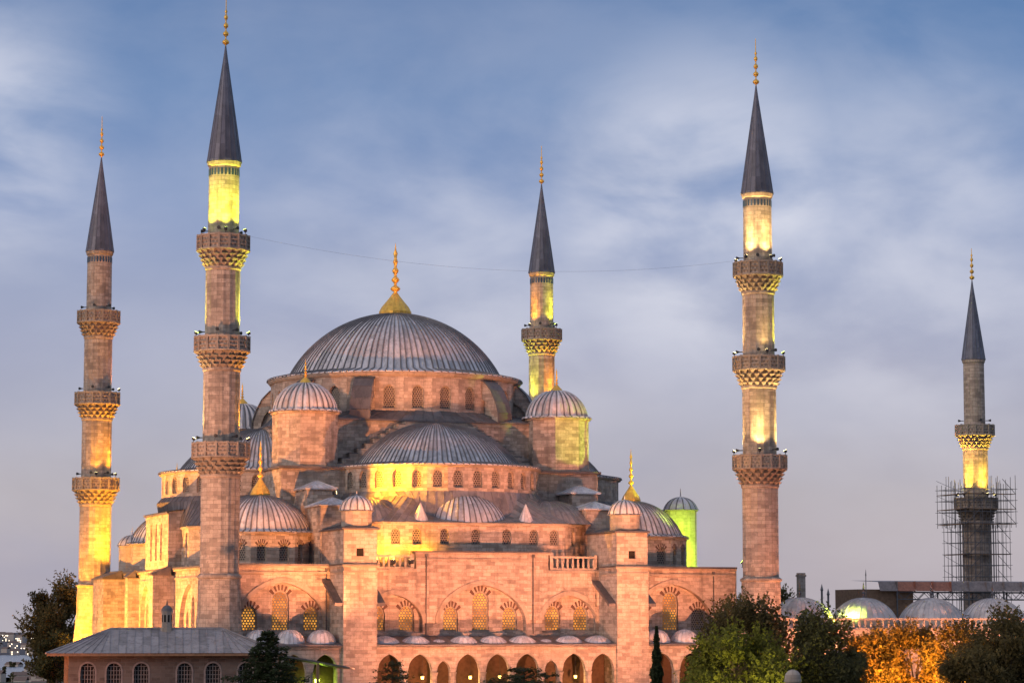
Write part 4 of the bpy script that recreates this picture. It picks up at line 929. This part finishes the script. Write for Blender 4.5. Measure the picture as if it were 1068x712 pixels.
# ------------------------------------------------------------------ pavilion with the hipped lead roof, lower left
PR = R(8); pv = thing('pavilion', (-37.5, 212, 0), PR, 'low banded stone pavilion with a hipped lead roof at lower left', 'building')
L_, D_ = 19.2, 10.0; ze = 5.45; zr_ = 7.5
b = MB(); holes = [(x, 1.15, 2.6, 4.15, 4.72) for x in (3.25, 5.35, 7.55, 11.05, 13.35, 16.0)]
panel(b, (0, 1.1), (1, 0), 1.7, L_ - 1.2, 0, ze - .05, holes, .3); b.face([(L_ - 1.2, 1.1, 0), (L_ - 1.2, D_ - 1, 0), (L_ - 1.2, D_ - 1, ze), (L_ - 1.2, 1.1, ze)]); b.face([(1.7, D_ - 1, 0), (1.7, 1.1, 0), (1.7, 1.1, ze), (1.7, D_ - 1, ze)]); b.face([(L_ - 1.2, D_ - 1, 0), (1.7, D_ - 1, 0), (1.7, D_ - 1, ze), (L_ - 1.2, D_ - 1, ze)])
b.build('wall', M['pavwall'], pv)
for h in holes:
    g = MB(); c, w, zb, zs, zt = h; poly = [(c - w / 2, zb), (c + w / 2, zb)] + [(c + dx, z) for dx, z in reversed(arch_top(w, zs, zt))]
    g.face([(x, 1.1 + .27, z) for x, z in poly]); o = g.build('window', M['void'], pv)
    k = MB()
    for i in range(5): x = c - w / 2 + w * (i + .5) / 5; k.box(x - .028, x + .028, 1.1 + .17, 1.1 + .215, zb, zt - (.05 if i == 2 else .2 if i in (1, 3) else .42))
    for i in range(6): z = zb + .15 + i * .34; k.box(c - w / 2 + (.0 if z < zs else .12), c + w / 2 - (.0 if z < zs else .12), 1.1 + .218, 1.1 + .25, z, z + .05)
    tp = arch_top(w, zs, zt, 8); to = arch_top(w + .3, zs, zt + .15, 8)
    for i in range(len(tp) - 1): k.face([(c + tp[i][0], 1.08, tp[i][1]), (c + tp[i + 1][0], 1.08, tp[i + 1][1]), (c + to[i + 1][0], 1.08, to[i + 1][1]), (c + to[i][0], 1.08, to[i][1])])
    for s_ in (-1, 1): k.box(min(c + s_ * w / 2, c + s_ * (w / 2 + .15)), max(c + s_ * w / 2, c + s_ * (w / 2 + .15)), 1.08, 1.098, zb, zs)
    k.build('window_grille', M['panel'], o)
for i in range(6):
    y = 1.4 + i * 1.4; b = MB(); b.box(1.35, 1.6, y, y + .22, 0, ze - .1); b.build('timber_post', M['wood'], pv)
b = MB(); b.box(0.02, L_ - .02, .02, D_ - .02, ze - .02, ze + .06); b.box(0, L_, 0, .05, ze - .12, ze + .10); b.box(-.003, .05, .053, D_, ze - .12, ze + .10); b.box(L_ - .05, L_ + .003, .053, D_, ze - .12, ze + .1); b.build('eaves_board', M['wood'], pv)
b = MB(); e = ze + .105; A = [(-.08, -.08, e), (L_ + .08, -.08, e), (L_ + .08, D_ + .08, e), (-.08, D_ + .08, e)]; r0, r1 = (D_ / 2, D_ / 2, zr_), (L_ - D_ / 2, D_ / 2, zr_)
def hip_strips(b, lo, hi, n, rows): b.strips(lo, hi, n, .04, rows=rows)
hip_strips(b, [A[0], (D_ / 2, -.08, e), (L_ - D_ / 2, -.08, e), A[1]], [r0, r0, r1, r1], 1, 1) if False else None
b.strips([(D_ / 2, -.08, e), (L_ - D_ / 2, -.08, e)], [r0, r1], 14, .04, rows=3); b.strips([A[0], (D_ / 2, -.08, e)], [r0, r0], 7, .04, rows=3); b.strips([(L_ - D_ / 2, -.08, e), A[1]], [r1, r1], 7, .04, rows=3)
b.strips([A[3], A[0]], [r0, r0], 12, .04, rows=3); b.strips([A[1], A[2]], [r1, r1], 12, .04, rows=3); b.strips([A[2], A[3]], [r1, r0], 20, .04, rows=3)
b.tube(r0, r1, .12, 6); b.tube(A[0], r0, .09, 6); b.tube(A[1], r1, .09, 6); b.build('roof', M['leadpale'], pv)
b = MB(); x, y = 9.6, D_ / 2 - .2; b.ngon(x, y, .42, 8, zr_ - .5, zr_ + 1.35); b.ngon(x, y, .52, 8, zr_ - .5, zr_ - .02 + .1); b.ngon(x, y, .5, 8, zr_ + 1.353, zr_ + 1.45); ct = b.build('chimney', M['trim'], pv)
b = MB(); b.lathe(cap(.46, .5, zr_ + 1.455, 6), 12, x, y); b.lathe([(.05, zr_ + 1.9), (.09, zr_ + 2.05), (.01, zr_ + 2.4)], 6, x, y); b.build('chimney_cap', M['leaddark'], ct)
b = MB()
for i in range(8):
    a = R(22.5 + 45 * i); w = .09
    b.face([(x + .402 * math.cos(a) - w * math.sin(a), y + .402 * math.sin(a) + w * math.cos(a), zr_ + .55), (x + .402 * math.cos(a) + w * math.sin(a), y + .402 * math.sin(a) - w * math.cos(a), zr_ + .55), (x + .402 * math.cos(a) + w * math.sin(a), y + .402 * math.sin(a) - w * math.cos(a), zr_ + 1.15), (x + .402 * math.cos(a) - w * math.sin(a), y + .402 * math.sin(a) + w * math.cos(a), zr_ + 1.15)])
b.build('smoke_opening', M['void'], ct)
# lean-to roof between pavilion and gallery
lt = thing('lean_to', w2(7.6, -13), TH, 'dark lean-to roof sloping down beside the dark fir', 'canopy')
b = MB(); b.face([(-5, 0, 5.2), (2.2, 0, 3.9), (2.2, 5, 3.9), (-5, 5, 5.2)]); b.face([(-5, 0, 5.05), (2.2, 0, 3.75), (2.2, 5, 3.75), (-5, 5, 5.05)]); b.face([(-5, 0, 5.05), (2.2, 0, 3.75), (2.2, 0, 3.9), (-5, 0, 5.2)]); b.build('roof', M['leaddark'], lt)
for x in (-4.8, -1.2):
    b = MB(); b.box(x - .12, x + .12, .1, .34, 0, 5.0 - (x + 5) * .18); b.build('post', M['wood'], lt)

# stone post with domed cap in the foreground
sp = thing('stone_post', (16.0, 150, 0), 0, 'pale stone post with a rounded cap in front of the bushes at lower right', 'post')
b = MB(); b.lathe([(.46, 0), (.44, 4.62)], 16); b.build('shaft', M['pale'], sp)
b = MB(); b.lathe([(.44, 4.623), (.50, 4.66), (.50, 4.78), (.46, 4.80)], 20); b.lathe(cap(.46, .55, 4.803, 8), 20, smooth=True); b.build('post_cap', M['pale'], sp)

# lanterns in the gallery arches
for i, x in enumerate((-7.95, -3.05, 0, 7.95)):
    p = wc(x + .75, GY + 1.6, 2.55); o = thing('lantern', p, TH, 'small lit lantern hanging inside the arcade', 'lantern', 'lanterns in the arcade')
    b = MB(); b.ngon(0, 0, .13, 6, 0, .28, taper=1.25); b.build('glass', M['lantern'], o); b = MB(); b.ngon(0, 0, .2, 6, .283, .6, taper=.2); b.tube((0, 0, .6), (0, 0, 2.3), .015, 4); b.build('lantern_cap', M['black'], o)
    d = bpy.data.lights.new('lantern_light', 'POINT'); d.energy = 130; d.color = (1, .48, .12); d.shadow_soft_size = .2; lo = bpy.data.objects.new('lantern_light', d); col.objects.link(lo); lo.parent = o; lo.location = (0, -.5, -.1)
o = thing('lantern', wc(-17.6, GY + 2.2, 2.2), TH, 'green lamp inside the left arcade arch beside the dark fir', 'lantern')
b = MB(); b.ngon(0, 0, .20, 6, 0, .42, taper=1.25); b.build('glass', M['bulbgreen'], o); b = MB(); b.ngon(0, 0, .3, 6, .423, .6, taper=.2); b.tube((0, 0, .6), (0, 0, 2.85), .015, 4); b.build('lantern_cap', M['black'], o)
d = bpy.data.lights.new('lantern_light', 'POINT'); d.energy = 190; d.color = (.55, .9, .05); d.shadow_soft_size = .2; lo = bpy.data.objects.new('lantern_light', d); col.objects.link(lo); lo.parent = o; lo.location = (0, 0, -.3)

# ------------------------------------------------------------------ floodlighting
FL = floodlight
G = 'floodlights standing around the mosque'
def fl(u, v, z, tu, tv, tz, c, w, ang, lab, bulb='bulb', blend=.6): FL(w2(u, v, z), w2(tu, tv, tz), c, w, ang, lab, G, blend, 1.0, bulb)
fl(18.2, -15.5, .0, 19.5, 2, 13, ORANGE, 21500, 100, 'orange floodlight on the lawn facing the left half of the arcade', blend=1)
fl(37.5, -15.5, .0, 36.5, 2, 13, ORANGE, 22500, 100, 'orange floodlight on the lawn facing the right half of the arcade', blend=1)
fl(50, -16, .0, 52, 2, 14, ORANGE, 20000, 100, 'orange floodlight on the lawn before the right hand minaret', blend=1)
fl(27.5, -36, .0, 27.5, 12, 28, ORANGE, 85000, 56, 'orange floodlight farther out on the lawn, facing the middle of the front')
fl(5, -40, .0, 14, 18, 28, (1, .33, .09), 170000, 29, 'orange floodlight far out on the lawn, aimed up at the left turret')
fl(-7, -7, .0, -1, 26, 8, ORANGE, 30000, 36, 'orange floodlight behind the pavilion, shining along the left flank')
fl(13, -19, .0, 4.0, 10, 18, ORANGE, 42000, 28, 'orange floodlight on the lawn aimed past the left buttress at the corner dome')
fl(-17, 28, .0, 2, 27, 15, (1, .37, .06), 115000, 100, 'orange floodlight on the lawn near the middle of the left flank')
fl(-17, 40, .0, 2, 42, 12, (1, .38, .03), 80000, 110, 'yellow floodlight on the lawn along the left flank')
for q_, (u_, w_) in enumerate(((16.2, 1700), (18.0, 2300), (19.9, 2000))): fl(u_, 2.15, 13.42, u_ + .6, 6, 20.5, YELLOW, w_, 150, ['yellow floodlight on the terrace behind the left balustrade, nearest the stair block', 'middle one of the yellow floodlights behind the left balustrade', 'yellow floodlight at the right end behind the left balustrade'][q_])
fl(21.6, 3.35, 13.42, 21.9, 6, 18.5, YELLOW, 1500, 150, 'yellow floodlight on the terrace hidden behind the high parapet')
fl(13.7, 8.2, 20.42, 25.0, 7.2, 22.6, YELLOW, 32000, 96, 'yellow floodlight on the stair block roof aimed at the half dome drum', blend=1)
fl(15.6, 5.0, 18.0, 14.0, 9.5, 19.0, YELLOW, 700, 150, 'yellow floodlight on the eaves below the second stair block', blend=1)
fl(49, -44, .0, 41, 17, 26, ORANGE, 60000, 30, 'orange floodlight far out on the lawn, aimed up at the right turret')
fl(-30, -34, .0, -.5, -1, 28, (1, .40, .19), 120000, 50, 'orange floodlight left of the pavilion, aimed up the nearest minaret')
fl(9.5, 21, 13.7, 13.3, 18.7, 28, ORANGE, 4000, 90, 'orange floodlight on the roof at the foot of the left turret')
fl(56, 2.6, 13.66, 43.2, 16.0, 27.2, LIME, 30000, 21, 'green floodlight on the roof aimed up at the right turret', 'bulbgreen')
fl(53.2, 14.6, 13.5, 56.9, 21.2, 17.3, LIME, 9000, 60, 'green floodlight on the hall roof before the slender right turret', 'bulbgreen')
fl(62, 16, 7.8, 57, 21, 17, LIME, 9000, 70, 'green floodlight on the low roof beside the slender right turret', 'bulbgreen')
fl(68.2, 4.2, 7.78, 65.5, 6.5, 10.0, LIME, 3000, 120, 'green floodlight between two courtyard domes, facing the left one', 'bulbgreen')
fl(68.7, 4.0, 7.78, 71.0, 6.0, 10.0, (.75, .95, .12), 2800, 120, 'green floodlight between two courtyard domes, facing the right one', 'bulbgreen')
fl(4.6, 57.5, 13.7, .5, 65, 23, (1, .40, .014), 30000, 90, 'yellow floodlight on the roof beside the leftmost minaret')
fl(-8, 59, 0, 0, 65, 8, YELLOW, 65000, 70, 'yellow floodlight on the lawn at the foot of the leftmost minaret')
fl(61.5, -7, 0, 66, 2, 8, ORANGE, 20000, 120, 'orange floodlight below the near end of the courtyard balustrade')
fl(82, -7, 0, 84, 2, 8, ORANGE, 16000, 120, 'orange floodlight below the far end of the courtyard balustrade')
FL(Vector((26.2, 206.5, 0)), Vector((30.0, 213.5, 6)), (1, .40, .04), 26000, 100, 'amber floodlight among the bushes on the right', G)
FL(Vector((32.4, 207.0, 0)), Vector((34.0, 215, 6)), (1, .40, .04), 22000, 130, 'second amber floodlight, nearer the right edge among the bushes', G)
FL(Vector((30.4, 191, 0)), Vector((31.2, 214, 6)), (1, .43, .06), 46000, 44, 'amber floodlight at the near edge of the shrubbery', G)
fl(100, 52, 11.2, 118.4, 65, 40, ORANGE, 80000, 26, 'orange floodlight by the metal shelter, aimed up the scaffolded minaret')
FL(Vector((18.5, 184, 0)), Vector((16.8, 192, 5.5)), (1, .86, .22), 3200, 90, 'greenish floodlight low in front of the bright bush', G, .8, 1.0, 'bulbgreen')
FL(Vector((-43, 206, 0)), Vector((-36, 216, 5)), ORANGE, 5000, 90, 'orange floodlight by the left end of the pavilion', G)

# ------------------------------------------------------------------ trees
def rnd_dir():
    z = random.uniform(-1, 1); a = random.uniform(0, 2 * math.pi); s_ = math.sqrt(1 - z * z); return Vector((s_ * math.cos(a), s_ * math.sin(a), z))
def leaf_quad(mb, p, size, up=.3, tone=None, n=None):
    n = (rnd_dir() + Vector((0, 0, up))).normalized() if n is None else n; x = n.orthogonal().normalized(); a = random.uniform(0, 6.28); x = (x * math.cos(a) + n.cross(x) * math.sin(a)); y = n.cross(x); s_ = size * random.uniform(.6, 1.3); w = s_ * random.uniform(.4, .65)
    mb.face([p - x * s_, p + y * w, p + x * s_, p - y * w], 0, [(0, 0), (1, 0), (1, 1), (0, 1)], tone)
def broad_tree(loc, H, Rw, mat, label, clumps=26, leaves=420, size=.2, group='trees and bushes before the mosque', zb=.18, name='tree', cat='tree', seed=1):
    random.seed(seed); t = thing(name, loc, 0, label, cat, group)
    tr = MB(); cr = MB(); tr.tube((0, 0, 0), (.1, .05, H * .35), H * .028, 8, 0, H * .02)
    cl = []
    for i in range(clumps):
        a = random.uniform(0, 6.28); zz = random.uniform(zb, .97); ring = math.sqrt(max(.05, 1 - ((zz - .48) / .56) ** 2)); rr = Rw * ring * math.sqrt(random.uniform(.12, 1)) * .86
        cl.append((Vector((rr * math.cos(a), rr * math.sin(a), zz * H * .93)), Rw * random.uniform(.20, .36)))
    for c, r_ in cl:
        mid = Vector((c.x * .35, c.y * .35, max(H * .25, c.z * .62))); tr.tube((.1, .05, H * .3), mid, H * .011, 5, 0, H * .007); tr.tube(mid, c, H * .007, 5, 0, H * .003)
        base_t = random.uniform(.1, .75)
        for k in range(5): d = rnd_dir(); d.z = abs(d.z) * .9 + .1; tr.tube(c, c + d * r_ * 1.15, .03, 4, 0, .01)
        for k in range(leaves):
            d = rnd_dir(); q = random.random() ** .45 * 1.12; p = c + Vector((d.x * r_ * q, d.y * r_ * q, d.z * r_ * q * .85)); leaf_quad(cr, p, size, .4, min(1, max(0, base_t + random.uniform(-.25, .35))))
        for k in range(16):                       # shoots standing out of the outline
            d = rnd_dir(); d.z = abs(d.z) + .45; d.normalize(); ln = random.uniform(.5, 1.25)
            for j in range(12): leaf_quad(cr, c + d * r_ * (.85 + .075 * j * ln) + rnd_dir() * .11, size * .8, .3, min(1, base_t + .2))
    tr.build('trunk', M['bark'], t); cr.build('crown', M[mat], t); return t
def cypress(loc, H, Rw, label, seed=5):
    random.seed(seed); t = thing('cypress', loc, 0, label, 'tree', 'trees and bushes before the mosque'); tr = MB(); tr.tube((0, 0, 0), (0, 0, H * .9), .13, 6, 0, .03); tr.build('trunk', M['bark'], t); cr = MB()
    for i in range(6500):
        z = random.random(); w = Rw * (min(1, (1 - z) * 1.5 + .05)) * (.78 + .22 * math.sin(z * 37 + random.random())); a = random.uniform(0, 6.28); q = random.random() ** .4
        leaf_quad(cr, Vector((w * q * math.cos(a), w * q * math.sin(a), .3 + z * (H - .3))), .13, .8, random.random())
    cr.build('crown', M['leaf_fir'], t); return t
def fir(loc, H, Rw, label, tiers=14, seed=9, droop=.15, size=.13, dens=70, ex=.75):
    random.seed(seed); t = thing('fir_tree', loc, 0, label, 'tree', 'trees and bushes before the mosque'); tr = MB(); tr.tube((0, 0, 0), (0, 0, H), H * .022, 8, 0, .03); cr = MB()
    for k in range(tiers):
        f = (k + .5) / tiers; z = H * (.12 + .86 * f); L = Rw * (1 - f) ** ex * random.uniform(.8, 1.1) + .2; nb = 8 if f < .8 else 5
        for b_ in range(nb):
            a = 6.28 * (b_ + random.random() * .7) / nb; l = L * random.uniform(.7, 1.12); e = Vector((math.cos(a) * l, math.sin(a) * l, -droop * l + .12 * l * random.random())); o_ = Vector((0, 0, z)); tr.tube(o_, o_ + e, .04, 4, 0, .012); sd_ = Vector((-math.sin(a), math.cos(a), 0)); bt = random.uniform(.1, .8)
            for j in range(int(dens * max(.35, l / Rw))):
                q = random.random() ** .7; p = o_ + e * q + sd_ * random.gauss(0, .16 * l * (1.15 - q) + .05) + Vector((0, 0, random.gauss(.02, .10)))
                leaf_quad(cr, p, size, 1.6, min(1, max(0, bt + random.uniform(-.3, .3))))
    tr.build('trunk', M['bark'], t); cr.build('crown', M['leaf_fir'], t); return t
BG = 'trees behind the mosque precinct'
fir((-18.6, 200, 0), 7.5, 4.6, 'dense dark fir in front of the pavilion end at lower left', 17, 11, .1, .15, 190)
fir((-8.9, 196, 0), 5.25, 3.6, 'sparse cedar with open tiers before the front buttress', 9, 12, .03, .12, 90, .6)
fir((0.9, 200, 0), 4.7, 5.2, 'flat-topped cedar spreading below the middle arches', 9, 13, .06, .14, 190, .42)
cypress((11.0, 200, 0), 7.7, .75, 'narrow dark cypress at the foot of the right buttress')
broad_tree((17.5, 205, 0), 9.3, 4.6, 'leaf_autumn', 'brownish leafy tree covering the foot of the right wing wall', 30, 420, .17, seed=21)
broad_tree((16.6, 192, 0), 6.9, 4.4, 'leaf_green', 'bright green bush low in front of the brownish tree', 26, 430, .16, name='bush', cat='bush', seed=22)
broad_tree((23.6, 197, 0), 8.4, 3.9, 'leaf_dark', 'dark green tree with upright shoots right of the bright bush', 30, 430, .16, seed=23)
broad_tree((28.5, 213, 0), 6.9, 3.6, 'leaf_gold', 'amber-lit tree below the courtyard balustrade', 26, 400, .16, seed=24)
broad_tree((33.0, 216, 0), 7.6, 3.6, 'leaf_gold', 'taller amber-lit tree right of the courtyard gap', 28, 400, .16, seed=25)
broad_tree((34.6, 198, 0), 5.4, 3.2, 'leaf_autumn', 'low russet bush in front of the amber-lit trees', 24, 420, .15, name='bush', cat='bush', seed=26)
broad_tree((25.0, 199, 0), 6.0, 2.4, 'leaf_dark', 'low olive bush between the dark green tree and the amber trees', 22, 400, .16, name='bush', cat='bush', seed=41)
broad_tree((36.0, 211, 0), 8.3, 3.4, 'leaf_gold', 'thin amber tree just left of the tall dark autumn tree', 24, 330, .16, seed=42)
broad_tree((38.2, 203, 0), 9.3, 4.4, 'leaf_autumn', 'tall dark autumn tree at the right edge of the picture', 32, 430, .17, seed=27)
broad_tree((-56.6, 326, 0), 13.6, 4.3, 'leaf_autumn', 'dark bare-topped autumn tree left of the leftmost minaret', 34, 380, .22, BG, seed=28)
broad_tree((-55.0, 318, 0), 6.6, 2.5, 'leaf_dark', 'low dark tree below the autumn tree at far left', 22, 380, .2, BG, seed=29)
p = w2(78, 45); broad_tree((p.x, p.y, 0), 12.6, 4.4, 'leaf_dark', 'round dark treetop showing between the first two courtyard domes', 22, 300, .2, BG, seed=30)
p = w2(85, 12); broad_tree((p.x + 6, p.y - 22, 0), 8.9, 4.0, 'leaf_autumn', 'thin brown tree before the right-hand courtyard domes', 20, 300, .16, seed=31)

# ------------------------------------------------------------------ far town on the shore
random.seed(44)
for i in range(90):
    far_ = i >= 36
    Y = random.uniform(4230, 5300) if far_ else random.uniform(1650, 3150); rx = random.uniform(-.204, -.163); x = rx * Y; z = (-44 + (Y - 4200) / 1200 * 30 - 1) if far_ else ground_h(x, Y) - 1; w, d, h = random.uniform(9, 20), random.uniform(8, 14), random.uniform(7, 15)
    t = thing('house', (x, Y, z), random.uniform(-.5, .5), 'tiny distant house on the far hill across the water' if far_ else 'distant house with a tiled roof on the near shore', 'house', 'houses on the hill across the water' if far_ else 'houses of the far town by the water')
    b = MB(); b.box(-w / 2, w / 2, -d / 2, d / 2, 0, h); b.build('wall', M['plaster'], t)
    b = MB(); b.strips([(-w / 2 - .4, -d / 2 - .4, h), (w / 2 + .4, -d / 2 - .4, h)], [(-w / 2 - .4, 0, h + 3), (w / 2 + .4, 0, h + 3)], 6, .05); b.face([(w / 2 + .4, d / 2 + .4, h), (-w / 2 - .4, d / 2 + .4, h), (-w / 2 - .4, 0, h + 3), (w / 2 + .4, 0, h + 3)]); b.build('roof', M['tileroof'], t)
    b = MB()
    for q in range(int(w / 3)):
        for fl_ in range(int(h / 3.2)):
            if random.random() < (.4 if far_ else .3): xx = -w / 2 + 1.5 + q * 3; b.box(xx - .6, xx + .6, -d / 2 - .06, -d / 2 - .01, 1.2 + fl_ * 3.1, 2.7 + fl_ * 3.1)
    if b.f: b.build('lit_windows', M['citylight'], t)
for i in range(14):
    Y = random.uniform(1650, 3100); rx = random.uniform(-.204, -.163); x = rx * Y
    broad_tree((x, Y, ground_h(x, Y)), random.uniform(9, 15), random.uniform(5, 8), 'leaf_dark', 'distant dark tree among the far shore houses', 8, 60, .9, 'distant trees among the far houses', seed=60 + i)
